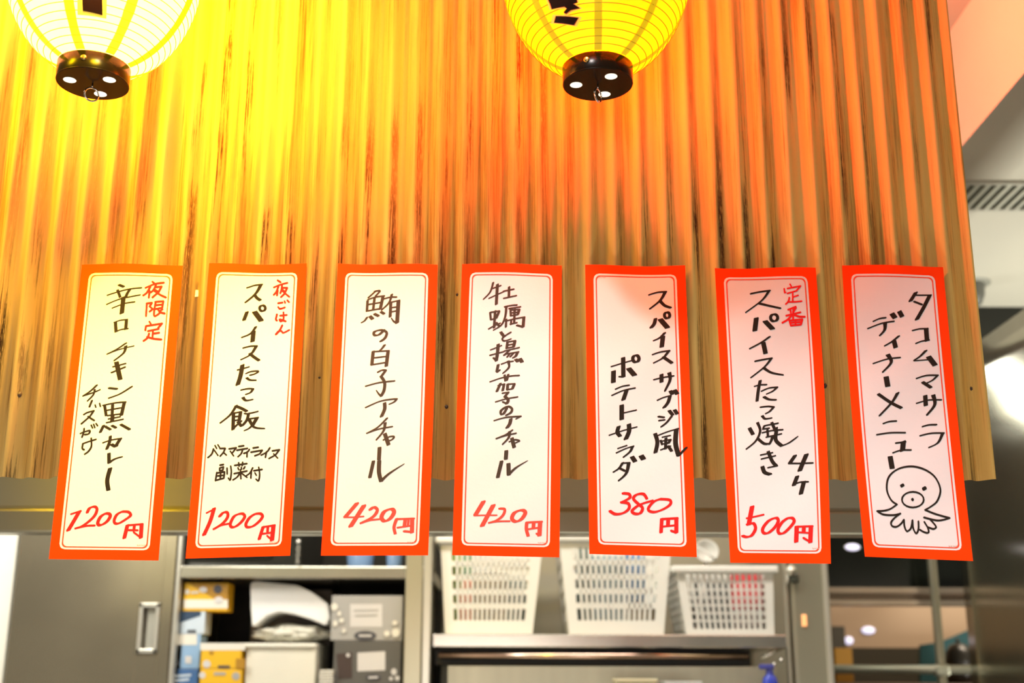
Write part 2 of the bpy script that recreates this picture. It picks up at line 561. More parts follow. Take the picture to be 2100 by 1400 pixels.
def lantern(px, py, Y, label, rot, holes, ring_rot, ppm, seamm, hoopm, lit, seams, decals):
    base = at(px, py, Y)
    t = thing('paper_lantern', base, label, 'lantern', 'paper lanterns hanging in front of the panel')
    ch = 0.024
    # lower cap: side wall, bottom disc, three light holes, screw, ring
    bm = bmesh.new()
    lathe(bm, [(RC - 0.0002, 0.0002), (RC, 0.0010), (RC + 0.0005, ch - 0.001), (RC - 0.001, ch), (RC - 0.004, ch + 0.001)], 64)
    obj('cap', bm, LACQ, t, True)
    bm = bmesh.new()
    torus(bm, (0, 0, 0.0006), RC - 0.0006, 0.0009, n=64)
    obj('cap_rim', bm, LACQ, t, True)
    bm = bmesh.new()
    cyl(bm, (0, 0, 0), (0, 0, 0.002), RC - 0.0008, n=64)
    obj('cap_base', bm, LACQ, t)
    for ang in holes:
        bm = bmesh.new()
        c = (0.027 * math.cos(ang), 0.027 * math.sin(ang))
        vs = [bm.verts.new((c[0] + 0.0077 * math.cos(a), c[1] + 0.0077 * math.sin(a), -0.0003)) for a in [i * math.pi / 14 for i in range(28)]]
        bm.faces.new(vs[::-1])
        obj('light_hole', bm, mat('hole_glow_%d' % lit, (1, 0.95, 0.75), 0.5, emit=1.6 if lit else 1.15), t)
    bm = bmesh.new()
    a = ring_rot[1]
    lathe(bm, [(0.0038, 0), (0.0036, 0.001), (0.0022, 0.0018), (0.0001, 0.0016)], 16)
    bmesh.ops.rotate(bm, verts=bm.verts, cent=(0, 0, 0), matrix=Matrix.Rotation(math.pi / 2, 3, 'X'))
    bmesh.ops.translate(bm, verts=bm.verts, vec=(0, -RC - 0.0003, 0))
    bmesh.ops.rotate(bm, verts=bm.verts, cent=(0, 0, 0), matrix=Matrix.Rotation(a, 3, 'Z'))
    bmesh.ops.translate(bm, verts=bm.verts, vec=(0, 0, 0.013))
    obj('screw', bm, GOLD, t, True)
    bm = bmesh.new()
    cyl(bm, (0, 0, 0), (0, 0, -0.006), 0.0010, n=8)
    R = 0.0085
    torus(bm, (0, 0, -0.006 - R), R, 0.0011, 'Y', squash=1.05)
    bmesh.ops.rotate(bm, verts=bm.verts, cent=(0, 0, 0), matrix=Matrix.Rotation(ring_rot[0], 3, 'Z'))
    obj('hook_ring', bm, CHROME, t, True)
    # paper body: the paper dips in slightly between the bamboo hoops
    HS = 0.0098
    fineh, arc = [0.0], [0.0]
    for i in range(1, 1201):
        h = BODY_H * i / 1200
        d = math.hypot(h - fineh[-1], body_r(h) - body_r(fineh[-1]))
        fineh.append(h)
        arc.append(arc[-1] + d)
    nh = int(arc[-1] / HS)

    def h_at(f):
        t_ = f * arc[-1]
        lo, hi = 0, 1200
        while hi - lo > 1:
            m_ = (lo + hi) // 2
            if arc[m_] <= t_:
                lo = m_
            else:
                hi = m_
        return fineh[lo] + (fineh[hi] - fineh[lo]) * (t_ - arc[lo]) / max(1e-9, arc[hi] - arc[lo])
    prof = []
    for i in range(nh * 4 + 1):
        h = h_at(i / (nh * 4))
        k = (i % 4) / 4.0
        dip = 0.0008 * math.sin(math.pi * k)
        prof.append((max(RC - 0.002, body_r(h)) - dip, ch + h))
    bm = bmesh.new()
    lathe(bm, prof, 96)
    obj('paper_body', bm, ppm, t, True)
    bm = bmesh.new()
    for i in range(1, nh):
        h = h_at(i / nh)
        torus(bm, (0, 0, ch + h), body_r(h) + 0.0001, 0.00058 if lit else 0.00045, n=96, m=5)
    o = obj('bamboo_hoops', bm, hoopm, t, True)
    o['kind'] = 'stuff'
    # pasted seams running from cap to cap
    for a in seams:
        bm = bmesh.new()
        rows = []
        for i in range(nh * 4 + 1):
            h = h_at(i / (nh * 4))
            r = body_r(h) + 0.0005
            r = max(RC, r)
            w = 0.0042 + 0.0018 * min(1, h / 0.12)
            if lit:
                w *= 1.3
            w += 0.0006 * mnoise.noise(Vector((a * 7, h * 90, 0)))
            da = w / r
            rows.append([bm.verts.new((r * math.cos(a + s * da), r * math.sin(a + s * da), ch + h)) for s in (-1, -0.33, 0.33, 1)])
        for r0, r1 in zip(rows, rows[1:]):
            for k in range(3):
                bm.faces.new((r0[k], r0[k + 1], r1[k + 1], r1[k]))
        obj('paper_seam', bm, seamm, t, True)
    # upper cap and cord
    bm = bmesh.new()
    z = ch + BODY_H
    lathe(bm, [(RC - 0.004, z - 0.001), (RC, z), (RC, z + ch), (0.002, z + ch)], 48)
    obj('cap', bm, LACQ, t, True)
    bm = bmesh.new()
    cyl(bm, (0, 0, z + ch), (0, 0, 3.00 - base.z), 0.002, n=8)
    obj('cord', bm, BLACK, t, True)

    # printed characters lying on the curved paper
    def hit(qx, qy, off):
        d = RM @ Vector(((qx - 1050.0) / F, (700.0 - qy) / F, -1.0))
        d.normalize()
        s0 = (Vector((base.x, base.y, CAM.z)) - CAM).length - 0.20
        s = s0
        while s < s0 + 0.6:
            p = CAM + d * s - base
            if body_r(p.z - ch) + off > math.hypot(p.x, p.y) and 0 < p.z - ch < BODY_H:
                break
            s += 0.0006
        return p
    for nm, m, off, polys in decals:
        bm = bmesh.new()
        for poly in polys:
            vs = [bm.verts.new(hit(x, y, off)) for x, y in poly]
            bm.faces.new(vs)
        bmesh.ops.triangulate(bm, faces=bm.faces[:])
        bmesh.ops.subdivide_edges(bm, edges=bm.edges[:], cuts=4, use_grid_fill=True)
        for v in bm.verts:
            rr = body_r(v.co.z - ch) + off
            q = math.hypot(v.co.x, v.co.y)
            v.co.x *= rr / q
            v.co.y *= rr / q
        obj(nm, bm, m, t)
    return t, base


Z477 = 440 / 2100.0


def zz(pts, ox):
    return [(ox + a * Z477, b * Z477) for a, b in pts]


def grow(poly, k):
    cx = sum(p[0] for p in poly) / len(poly)
    cy = sum(p[1] for p in poly) / len(poly)
    out = []
    for x, y in poly:
        d = math.hypot(x - cx, y - cy) or 1
        out.append((x + (x - cx) / d * k, y + (y - cy) / d * k))
    return out


PAPER_LIT = paper_mat('lit_lantern_paper', (1.0, 0.36, 0.30), 3.6, (0.9, 0.75, 0.2), (1.0, 0.80, 0.20), 0.35)
SEAM_LIT = paper_mat('lit_lantern_seam', (1.0, 0.74, 0.0), 1.25, (0.9, 0.7, 0.05), (1, .9, .4), 0.0)
HOOP_LIT = mat('lit_hoop', (0.7, 0.4, 0.0), 0.6, emit=0.6, ecol=(1.0, 0.62, 0.0))
PAPER_DIM = paper_mat('dim_lantern_paper', (1.0, 0.80, 0.0), 0.80, (0.4, 0.28, 0.01), (1.0, 0.8, 0.6), 0.25)
SEAM_DIM = paper_mat('dim_lantern_seam', (1.0, 0.62, 0.0), 0.66, (0.40, 0.24, 0.01), (1, .9, .4), 0.0)
HOOP_DIM = mat('dim_hoop', (0.40, 0.12, 0.0), 0.5, emit=0.10, ecol=(1.0, 0.35, 0.0))
INKL = mat('lantern_ink', (0.025, 0.008, 0.004), 0.25)
INKEDGE = mat('lantern_ink_edge', (0.85, 0.10, 0.03), 0.4, emit=0.25, ecol=(1, 0.2, 0.05))
FILM = mat('lantern_film', (0.85, 0.62, 0.10), 0.25, emit=0.5, ecol=(1, 0.72, 0.08))

p1 = [(805, -40), (1000, -40), (1003, 150), (812, 108)]
f1 = [(760, -60), (1045, -60), (1040, 185), (760, 145)]
lant1, lb1 = lantern(190, 172, -0.22, 'blazing white-yellow paper lantern hung at the upper left over the yellow-lit panel', 0,
        [math.radians(a) for a in (203, 335, 88)], (0.55, math.radians(3)), PAPER_LIT, SEAM_LIT, HOOP_LIT, 1,
        [math.radians(-48 + 45 * a) for a in range(8)],
        [('print_film', FILM, 0.0011, [zz(f1, 0)]), ('printed_character', INKL, 0.0018, [zz(p1, 0)])])
M_ = [(580, -60), (600, 12), (615, 40), (632, 92), (752, 64), (776, 84), (745, 122), (768, 134), (815, 100), (905, 82), (838, 40), (878, 30), (862, -60)]
I_ = [(672, 160), (890, 176), (846, 248), (655, 224)]
lant2, lb2 = lantern(1226, 174, -0.22, 'yellow paper lantern with black print hung above the fourth and fifth menu strips', 0,
        [math.radians(a) for a in (180, 303, 68)], (1.0, math.radians(-22)), PAPER_DIM, SEAM_DIM, HOOP_DIM, 0,
        [math.radians(-93 + 44.5 * a) for a in range(8)],
        [('print_film', FILM, 0.0010, [zz(grow(I_, 34), 1000), zz(grow(M_, 26), 1000)]),
         ('print_outline', INKEDGE, 0.0015, [zz(grow(I_, 7), 1000), zz(grow(M_, 7), 1000)]),
         ('printed_character', INKL, 0.0021, [zz(I_, 1000), zz(M_, 1000)])])

light('lantern_bulb', 'POINT', lb1 + Vector((0, 0, 0.13)), 26.0, (1.0, 0.42, 0.0), 0.02)
light('lantern_bulb', 'POINT', lb2 + Vector((0, 0, 0.13)), 62.0, (1.0, 0.085, 0.0), 0.02)

# ------------------------------------------------------------------ menu strips
SHEET_A = mat('vermilion_paper', (0.95, 0.050, 0.0), 0.7, vary=0.05, scale=20, bump=0.04, bscale=300)
WHITEP = mat('white_paper', (0.74, 0.715, 0.715), 0.6, vary=0.015, scale=30, bump=0.03, bscale=200)
LINEP = mat('red_print_line', (0.80, 0.060, 0.010), 0.6)
INKS = {'k': mat('black_marker', (0.022, 0.017, 0.013), 0.95), 'g': mat('grey_black_marker', (0.060, 0.045, 0.035), 0.95),
        'r': mat('red_marker', (0.78, 0.020, 0.018), 0.9), 's': mat('pale_red_marker', (0.82, 0.075, 0.055), 0.9),
        't': mat('tiny_print', (0.62, 0.36, 0.28), 0.6)}

CROPS = {'A': (100, 530), 'B': (80, 840), 'C': (380, 530), 'D': (360, 840), 'E': (640, 530), 'F': (640, 840), 'G': (900, 530), 'H': (900, 840),
         'I': (1180, 530), 'J': (1180, 840), 'K': (1440, 530), 'L': (1440, 840), 'M': (1710, 530), 'N': (1720, 840)}
ZK = 1312 / 300.0


def smooth_path(p):
    out = []
    n = len(p)
    for i in range(n - 1):
        p0 = p[max(0, i - 1)]
        p1_ = p[i]
        p2 = p[i + 1]
        p3 = p[min(n - 1, i + 2)]
        for k in range(6):
            t = k / 6.0
            out.append(tuple(0.5 * ((2 * p1_[a]) + (-p0[a] + p2[a]) * t + (2 * p0[a] - 5 * p1_[a] + 4 * p2[a] - p3[a]) * t * t + (-p0[a] + 3 * p1_[a] - 3 * p2[a] + p3[a]) * t ** 3) for a in (0, 1)))
    out.append(p[-1])
    return out


def resample(p, step=34.0):
    out = [p[0]]
    for a, b in zip(p, p[1:]):
        d = math.hypot(b[0] - a[0], b[1] - a[1])
        n = max(1, int(math.ceil(d / step)))
        for k in range(1, n + 1):
            out.append((a[0] + (b[0] - a[0]) * k / n, a[1] + (b[1] - a[1]) * k / n))
    return out


def circle(cx, cy, rx, ry, a0=0, a1=360, n=20):
    return [(cx + rx * math.cos(math.radians(a0 + (a1 - a0) * i / n)), cy + ry * math.sin(math.radians(a0 + (a1 - a0) * i / n))) for i in range(n + 1)]


NIB = 1.10


def parse(text):
    """'crop,width,angle,thick | stroke ; stroke ...' blocks; a stroke may start with w<a>[><b>] or o (circle: cx,cy rx,ry)"""
    polys = []
    for line in text.strip().splitlines():
        line = line.split('#')[0].strip()
        if not line:
            continue
        head, body = line.split('|')
        cr, w, ang, th = [s.strip() for s in head.split(',')]
        ox, oy = CROPS[cr]
        ang = math.radians(float(ang))
        for st in body.split(';'):
            tok = st.split()
            if not tok:
                continue
            w0 = w1 = float(w) * NIB
            th_ = float(th) * 1.25
            circ = False
            straight = False
            pts = []
            for k in tok:
                if k[0] == 'w':
                    q = k[1:].split('>')
                    w0 = float(q[0]) * NIB
                    w1 = float(q[-1]) * NIB
                elif k == 'o':
                    circ = True
                elif k == '/':
                    straight = True
                else:
                    a, b = k.split(',')
                    pts.append((float(a), float(b)))
            if circ:
                path = circle(pts[0][0], pts[0][1], pts[1][0], pts[1][1])
            elif len(pts) > 2 and not straight:
                path = smooth_path(pts)
            else:
                path = pts
            path = resample(path)
            n = len(path)
            if n == 1:
                path = [path[0], (path[0][0] + 0.5, path[0][1])]
                n = 2
            nx, ny = math.cos(ang), -math.sin(ang)
            tx, ty = -ny, nx

            def nib(p, f):
                ww = w0 + (w1 - w0) * f
                tt = min(th_, max(ww, 3))
                a, b = ww / 2, tt / 2
                r = 0.75
                return [(p[0] + nx * s * a * u + tx * q * b * v, p[1] + ny * s * a * u + ty * q * b * v) for s in (-1, 1) for q in (-1, 1) for u, v in ((1, r * 0.6), (1 - 0.25 * min(1, tt / max(ww, 1)), 1))]
            for i in range(n - 1):
                h = hull(nib(path[i], i / (n - 1)) + nib(path[i + 1], (i + 1) / (n - 1)))
                if len(h) > 2:
                    polys.append([(ox + x / ZK, oy + y / ZK) for x, y in h])
    return polys


BORD = (0.082, 0.030, 0.090, 0.034)   # left, top, right, bottom insets of the white field


class Strip:
    def __init__(self, TL, TR, BR, BL, ml, mr, y0, y1, seed):
        self.c = (TL, TR, BR, BL)
        self.ml, self.mr, self.y0, self.y1, self.seed = ml, mr, y0, y1, seed

    def px(self, u, v):
        TL, TR, BR, BL = self.c
        q = 4 * v * (1 - v)
        lx, ly = TL[0] + (BL[0] - TL[0]) * v + self.ml * q, TL[1] + (BL[1] - TL[1]) * v
        rx, ry = TR[0] + (BR[0] - TR[0]) * v + self.mr * q, TR[1] + (BR[1] - TR[1]) * v
        wob = 0.0
        if v < 0.12:
            wob = (1 - v / 0.12) * 1.6 * math.sin(u * 6.0 + self.seed * 2.1)
        return lx + (rx - lx) * u, ly + (ry - ly) * u + wob

    def uv(self, x, y):
        TL, TR, BR, BL = self.c
        v = (y - TL[1]) / (BL[1] - TL[1])
        for _ in range(3):
            q = 4 * v * (1 - v)
            lx = TL[0] + (BL[0] - TL[0]) * v + self.ml * q
            rx = TR[0] + (BR[0] - TR[0]) * v + self.mr * q
            u = (x - lx) / (rx - lx)
            ty = TL[1] + (TR[1] - TL[1]) * u
            by = BL[1] + (BR[1] - BL[1]) * u
            v = (y - ty) / (by - ty)
        return u, v

    def Y(self, u, v):
        v_ = max(0, min(1, v))
        s = self.seed
        y = self.y0 + (self.y1 - self.y0) * v_ ** 1.4
        y += 0.0011 * math.sin(v * 7.0 + s * 1.9) * math.cos(u * 2.6 + s) + 0.0007 * math.sin(v * 17 + u * 5 + s * 3)
        y -= 0.0022 * (2 * u - 1) ** 2 * v_
        return min(y, -AMP - 0.0012) if v_ < 0.72 else y

    def w(self, x, y, off):
        u, v = self.uv(x, y)
        return at(x, y, self.Y(u, v) - off)


def rrect(u0, v0, u1, v1, ru, rv, n=5):
    pts = []
    for cx, cy, a0 in ((u1 - ru, v0 + rv, -90), (u1 - ru, v1 - rv, 0), (u0 + ru, v1 - rv, 90), (u0 + ru, v0 + rv, 180)):
        for i in range(n + 1):
            a = math.radians(a0 + 90 * i / n)
            pts.append((cx + ru * math.cos(a), cy + rv * math.sin(a)))
    return pts


def dens(pts, m=0.03):
    out = []
    n = len(pts)
    for i in range(n):
        a, b = pts[i], pts[(i + 1) % n]
        k = max(1, int(math.hypot((b[0] - a[0]) * 0.34, b[1] - a[1]) / m))
        for j in range(k):
            out.append((a[0] + (b[0] - a[0]) * j / k, a[1] + (b[1] - a[1]) * j / k))
    return out


def make_strip(S, label, texts):
    u0, v0, u1, v1 = BORD[0], BORD[1], 1 - BORD[2], 1 - BORD[3]
    base = S.w(*S.px(0.5, 1.0), 0)
    t = thing('menu_strip', base, label, 'menu strip', 'handwritten menu strips taped along the panel')

    def add(nm, bm, m, lab=None, smooth=True):
        bmesh.ops.translate(bm, verts=bm.verts, vec=-base)
        o = obj(nm, bm, m, t, smooth)
        if lab:
            o['label'] = lab
        return o
    # the paper itself, a thin sheet
    bm = bmesh.new()
    NU, NV = 12, 36
    fr = [[bm.verts.new(at(*S.px(i / NU, j / NV), S.Y(i / NU, j / NV))) for i in range(NU + 1)] for j in range(NV + 1)]
    bk = [[bm.verts.new(v.co + Vector((0, 0.00025, 0))) for v in row] for row in fr]
    for j in range(NV):
        for i in range(NU):
            bm.faces.new((fr[j][i], fr[j + 1][i], fr[j + 1][i + 1], fr[j][i + 1]))
            bm.faces.new((bk[j][i], bk[j][i + 1], bk[j + 1][i + 1], bk[j + 1][i]))
    for j in range(NV):
        bm.faces.new((fr[j][0], bk[j][0], bk[j + 1][0], fr[j + 1][0]))
        bm.faces.new((fr[j][NU], fr[j + 1][NU], bk[j + 1][NU], bk[j][NU]))
    for i in range(NU):
        bm.faces.new((fr[NV][i], bk[NV][i], bk[NV][i + 1], fr[NV][i + 1]))
        bm.faces.new((fr[0][i], fr[0][i + 1], bk[0][i + 1], bk[0][i]))
    add('paper', bm, SHEET_A, smooth=False)
    # white field: grid clipped to a rounded rectangle
    bm = bmesh.new()
    ru, rv = 0.055, 0.019
    NU, NV = 12, 40

    def uvw(u, v, off):
        x, y = S.px(u, v)
        return at(x, y, S.Y(u, v) - off)
    rows = []
    vv = sorted(set([v0, v0 + rv * 0.15, v0 + rv * 0.45, v0 + rv] + [v0 + rv + (v1 - v0 - 2 * rv) * j / NV for j in range(NV + 1)] + [v1 - rv * 0.45, v1 - rv * 0.15, v1]))
    for v in vv:
        d = 0.0
        if v < v0 + rv:
            d = ru * (1 - math.sqrt(max(0, 1 - ((v0 + rv - v) / rv) ** 2)))
        if v > v1 - rv:
            d = ru * (1 - math.sqrt(max(0, 1 - ((v - v1 + rv) / rv) ** 2)))
        rows.append([bm.verts.new(uvw(u0 + d + (u1 - u0 - 2 * d) * i / NU, v, 0.00022)) for i in range(NU + 1)])
    for a, b in zip(rows, rows[1:]):
        for i in range(NU):
            bm.faces.new((a[i], b[i], b[i + 1], a[i + 1]))
    add('white_field', bm, WHITEP, 'white writing field inside the vermilion border')
    # thin red line inside the white field
    bm = bmesh.new()
    du, dv = 0.020, 0.0063
    tu, tv = 0.0125, 0.0038
    A_ = dens(rrect(u0 + du, v0 + dv, u1 - du, v1 - dv, ru * 0.75, rv * 0.75))
    ra = [bm.verts.new(uvw(u, v, 0.0004)) for u, v in A_]
    cu, cv = (u0 + u1) / 2, (v0 + v1) / 2
    hu, hv = (u1 - u0) / 2 - du, (v1 - v0) / 2 - dv
    rb = [bm.verts.new(uvw(cu + (u - cu) * (hu - tu) / hu, cv + (v - cv) * (hv - tv) / hv, 0.0004)) for u, v in A_]
    n = len(A_)
    for i in range(n):
        j = (i + 1) % n
        bm.faces.new((ra[i], rb[i], rb[j], ra[j]))
    add('inner_line', bm, LINEP)
    for nm, ink, lab, txt in texts:
        bm = bmesh.new()
        polys = parse(txt)
        for k, poly in enumerate(polys):
            vs = [bm.verts.new(S.w(x, y, 0.0006 + 0.00001 * (k % 5))) for x, y in poly]
            f = bm.faces.new(vs)
        bm.normal_update()
        for f in bm.faces:
            if f.normal.y > 0:
                f.normal_flip()
        add(nm, bm, INKS[ink], lab, smooth=False)
    return t


def tiny(cr, x, y, w=76):
    """the unreadably small print in a corner"""
    s = []
    k = 0
    xx = x
    while xx < x + w:
        h = (7, 9, 5, 8, 6)[k % 5]
        s.append('%d,%d %d,%d' % (xx, y + (k * 3) % 4, xx + 3, y + h))
        xx += (8, 10, 7, 12, 9)[k % 5]
        k += 1
    return '%s,4,20,3 | %s' % (cr, ' ; '.join(s))


T1K = """
A,26,22,8 | w24 630,235 672,252 ; w13 525,328 640,292 740,270 832,262 ; w24 617,282 640,345 ; w26 728,275 705,310 690,345 ; w12 520,410 640,362 820,325 ; w13 570,443 680,402 770,388 ; w40 670,345 655,490
A,28,20,8 | 598,568 603,655 ; w12 586,572 640,553 700,547 ; w28 697,547 690,632 ; w14 603,655 650,635 710,628
A,18,22,8 | w22>8 692,758 610,812 520,857 ; w8 520,857 640,812 765,782 ; w30>10 690,785 672,845 585,915
A,34,12,10 | w40 607,930 640,1080 ; w12 575,970 690,940 ; w13 562,1022 685,972
A,18,22,9 | w20 540,1160 612,1168 ; w18 745,1147 640,1212 540,1250
A,14,25,9 | w20>8 430,1135 370,1190 305,1232 ; w10 305,1232 400,1200 460,1175 ; w18>8 412,1175 398,1222 345,1278 ; w16 388,1272 365,1328 ; w12 416,1312 422,1332 ; w13 456,1298 463,1325
B,14,25,10 | / 402,42 430,25 492,8 455,60 380,125 ; 440,60 470,80 495,95 ; 372,212 400,200 455,186 445,215 410,222 ; 405,168 400,205 385,245 ; w13 468,138 480,162 ; w13 490,130 500,158 ; w13 512,124 525,142 ; 394,302 388,345 405,358 ; 402,300 445,285 510,265 ; 468,255 470,325 445,370 410,398
B,26,20,9 | w24 588,-40 602,50 ; w14 574,-40 680,-62 778,-70 ; w30 765,-66 738,48 ; w12 608,4 745,-20 ; w26 660,-45 655,60 ; w12 612,52 740,35 ; w34 660,50 655,105 ; w11 622,82 728,62 ; w12 605,115 755,84 ; w24 578,142 550,200 ; w22 592,148 640,176 ; w22 655,142 690,160 ; w24 735,132 812,175
B,28,20,9 | w12 573,295 650,270 740,256 ; w30 730,258 700,305 688,328 650,310 ; w26 640,238 632,290 608,350
B,30,15,10 | w30 627,392 628,475 ; w24>8 628,474 680,440 748,420
B,36,15,10 | 638,525 612,630 622,718
"""
T1R = """
A,15,25,13 | 930,208 955,228 ; 868,262 950,228 1032,216 ; 912,250 880,305 848,330 ; 905,290 897,350 ; 962,235 940,280 912,305 ; / 952,258 1012,250 985,300 930,348 ; 945,275 978,295 ; 940,285 1000,325 1050,348
A,15,25,13 | / 878,402 925,396 905,430 932,452 905,475 ; 880,402 872,515 ; / 955,388 1028,382 1018,440 960,452 ; 960,418 1015,412 ; 958,388 945,512 1000,485 ; 975,452 1005,482 1040,492 ; 1020,455 990,475
A,15,25,13 | 903,566 916,588 ; 872,605 866,642 ; / 872,605 1016,582 982,620 ; 890,650 985,630 ; 935,640 930,708 ; 938,672 990,665 ; 900,672 885,710 850,738 ; 882,702 940,718 1010,725
"""
T1P = """
B,30,20,12 | w14 287,935 375,906 ; w34 362,910 310,1000 262,1080 ; w24 432,920 455,880 500,868 520,895 490,960 400,1035 330,1062 ; w14 345,1058 430,1040 500,1037 ; w28 598,928 555,955 530,1000 530,1028 560,1032 610,1000 638,955 630,932 598,928 ; w24 745,912 700,938 675,985 680,1015 715,1018 780,980 822,945 800,915 745,912 ; w32 793,1035 765,1148 ; w16 790,1036 930,1024 ; w34 920,1028 913,1145 ; w14 913,1146 850,1098 ; w24 855,1040 850,1082 ; w14 795,1078 885,1080
"""
T2K = """
C,22,25,9 | / w14 553,262 620,240 690,232 ; w34>20 676,238 630,315 540,392 ; w26 620,322 642,352 672,372
C,26,15,10 | w30 553,480 526,550 ; w44 622,478 680,556 ; w22 o 692,445 26,26
C,30,15,9 | w22>10 632,612 585,672 505,707 ; w38 612,655 603,742
C,22,25,9 | w13 518,802 580,786 645,783 ; w30>14 635,788 585,860 500,905 ; w26 578,852 620,885 660,912
C,22,20,9 | w12 468,998 520,985 572,970 ; w38 512,955 495,1050 470,1130 ; w14 545,1030 590,1012 655,1010 620,1035 580,1045 ; w24>10 552,1070 580,1088 635,1090
C,22,20,9 | w14 500,1178 560,1166 612,1168 ; w24>10 606,1170 585,1200 540,1218 ; w30>8 518,1246 545,1272 608,1262
D,22,22,9 | w26>12 545,-38 490,45 400,118 ; w26 540,-34 590,-14 638,12 ; w30 520,30 515,175 ; w16 525,30 580,18 ; w30 583,20 570,95 ; w14 530,62 575,55 ; w16 520,98 570,88 ; w18 515,172 545,140 590,100 ; w26 560,108 590,145 ; w13 618,32 650,34 738,14 ; w26 655,32 640,90 600,140 ; w14 650,82 735,70 ; w34 730,72 690,140 ; w20>8 692,132 660,165 615,187 ; w30>8 662,90 705,155 800,168
D,12,35,11 | 340,350 325,395 290,428 ; 346,360 380,408 ; 354,320 368,345 ; 380,314 393,334 ; / 398,346 446,345 430,382 400,415 ; 428,380 455,405 ; / 480,350 545,340 510,385 ; 492,372 520,412 ; 566,328 612,322 ; 550,362 645,345 ; 602,352 590,390 560,420 ; 662,355 645,378 612,390 ; 642,376 640,422 ; 695,342 742,335 ; / 676,380 778,362 755,395 710,412 ; 846,340 818,378 768,406 ; 815,376 806,426 ; / 868,368 932,358 895,405 838,436 ; 880,395 915,432
D,12,35,11 | 398,496 430,490 ; / 396,522 430,512 424,542 395,545 396,522 ; 370,562 358,635 ; / 370,566 440,556 433,612 370,630 ; 378,592 435,586 ; 405,560 400,622 ; 462,522 463,575 ; 495,505 500,560 490,628 474,612
D,12,35,11 | 530,498 640,482 ; 566,474 570,505 ; 602,470 598,500 ; 560,520 566,536 ; 590,515 592,532 ; 622,510 610,530 ; 525,572 640,548 ; 582,535 586,618 ; 578,562 555,600 515,628 ; 588,565 640,605
D,12,35,11 | 692,520 668,565 635,590 ; 680,550 675,612 ; 702,546 776,534 ; 746,515 754,580 744,635 722,622 ; 712,565 724,586
"""
T2R = """
C,14,25,12 | 828,195 855,212 ; 795,258 850,235 915,218 ; 835,250 815,300 793,325 ; 830,285 822,330 ; 868,240 862,280 852,310 ; / 868,262 915,262 885,320 858,345 ; 870,275 885,290 ; 872,290 905,320 932,342
C,14,25,12 | 832,400 872,394 ; 890,382 895,396 ; 915,374 930,390 ; 833,435 850,450 892,438 ; 822,500 812,545 822,555 ; 850,512 910,506 ; 880,482 880,545 855,562 848,545 900,562
C,14,25,12 | 870,598 845,645 812,680 838,650 862,650 880,665 932,640
"""
T2P = """
D,28,20,12 | w12 278,925 355,885 ; w32 345,885 310,1000 255,1120 ; w24 395,955 430,920 465,922 465,965 420,1020 345,1068 ; w14 350,1064 410,1035 480,1020 ; w24 570,932 525,955 495,1010 495,1045 530,1050 585,1010 620,960 605,932 570,932 ; w24 715,932 665,965 632,1020 640,1050 690,1045 750,1000 780,955 760,930 715,932 ; w26 785,1050 750,1158 ; w16 780,1052 890,1034 ; w36 878,1040 865,1168 ; w14 865,1168 822,1130 ; w22 828,1048 825,1090 ; w14 775,1112 880,1098
"""
T3K = """
E,18,28,9 | w16 572,290 505,350 ; w16 560,294 608,290 570,335 ; w22 498,378 492,470 ; w14 500,368 570,345 648,335 ; w28 636,342 612,450 ; w12 490,470 615,448 ; w12 502,412 620,392 ; w22 560,355 548,458 ; w20>8 492,528 470,558 440,575 ; w30 520,518 542,540 ; w24 560,496 595,514 ; w24 618,478 645,494
E,20,25,9 | w13 642,362 700,346 758,345 ; w22>10 715,322 690,395 622,462 ; w26 706,400 700,520 ; w14 705,392 785,374 ; w34 775,380 762,575 ; w20>10 765,572 735,565 712,535 ; w12 710,440 762,432 ; w12 708,478 760,468
E,22,15,10 | 645,640 600,682 558,685 560,655 620,640 668,662 655,710 615,742
E,24,18,9 | w22>8 650,775 625,808 600,830 ; w28 548,832 536,950 ; w14 545,834 690,826 ; w30 682,828 665,962 ; w13 552,890 670,876 ; w14 535,952 665,930
E,24,18,9 | w16 590,1018 625,1000 662,1000 ; w22 660,1002 625,1050 ; w26 618,1055 650,1110 645,1180 620,1230 ; w20>8 620,1232 600,1215 576,1182 ; w16 482,1143 600,1112 738,1097
E,20,22,9 | w14 480,1335 600,1282 700,1262 762,1258 ; w18>8 758,1260 735,1285 690,1306 ; w30 650,1295 650,1350 622,1415
F,20,25,9 | w18>8 672,75 590,155 490,210 ; w12 490,210 600,172 720,150 ; w28>10 655,118 640,190 575,270 ; w14 640,270 690,242 735,240 715,268 675,280 ; w34 652,215 685,312
F,30,10,12 | w32 605,340 600,443 ; w28 550,462 518,604 ; w34 602,460 600,560 618,638 ; w24>4 620,638 690,572 828,483
"""
T3P = """
F,34,15,12 | w34 402,838 345,905 298,960 ; w10 292,963 380,962 462,955 ; w38 465,858 345,1045 ; w26 520,895 555,872 585,900 545,960 440,1015 ; w13 450,1012 520,990 605,980 ; w34 688,892 645,915 622,965 650,998 700,975 735,920 720,890 688,892 ; w26 758,978 735,1050 745,1108 ; w14 755,980 915,974 ; w34 898,980 895,1098 ; w20 895,1095 825,1088 ; w30 835,985 828,1040 ; w20 865,985 860,1038 ; w13 765,1056 890,1038
"""
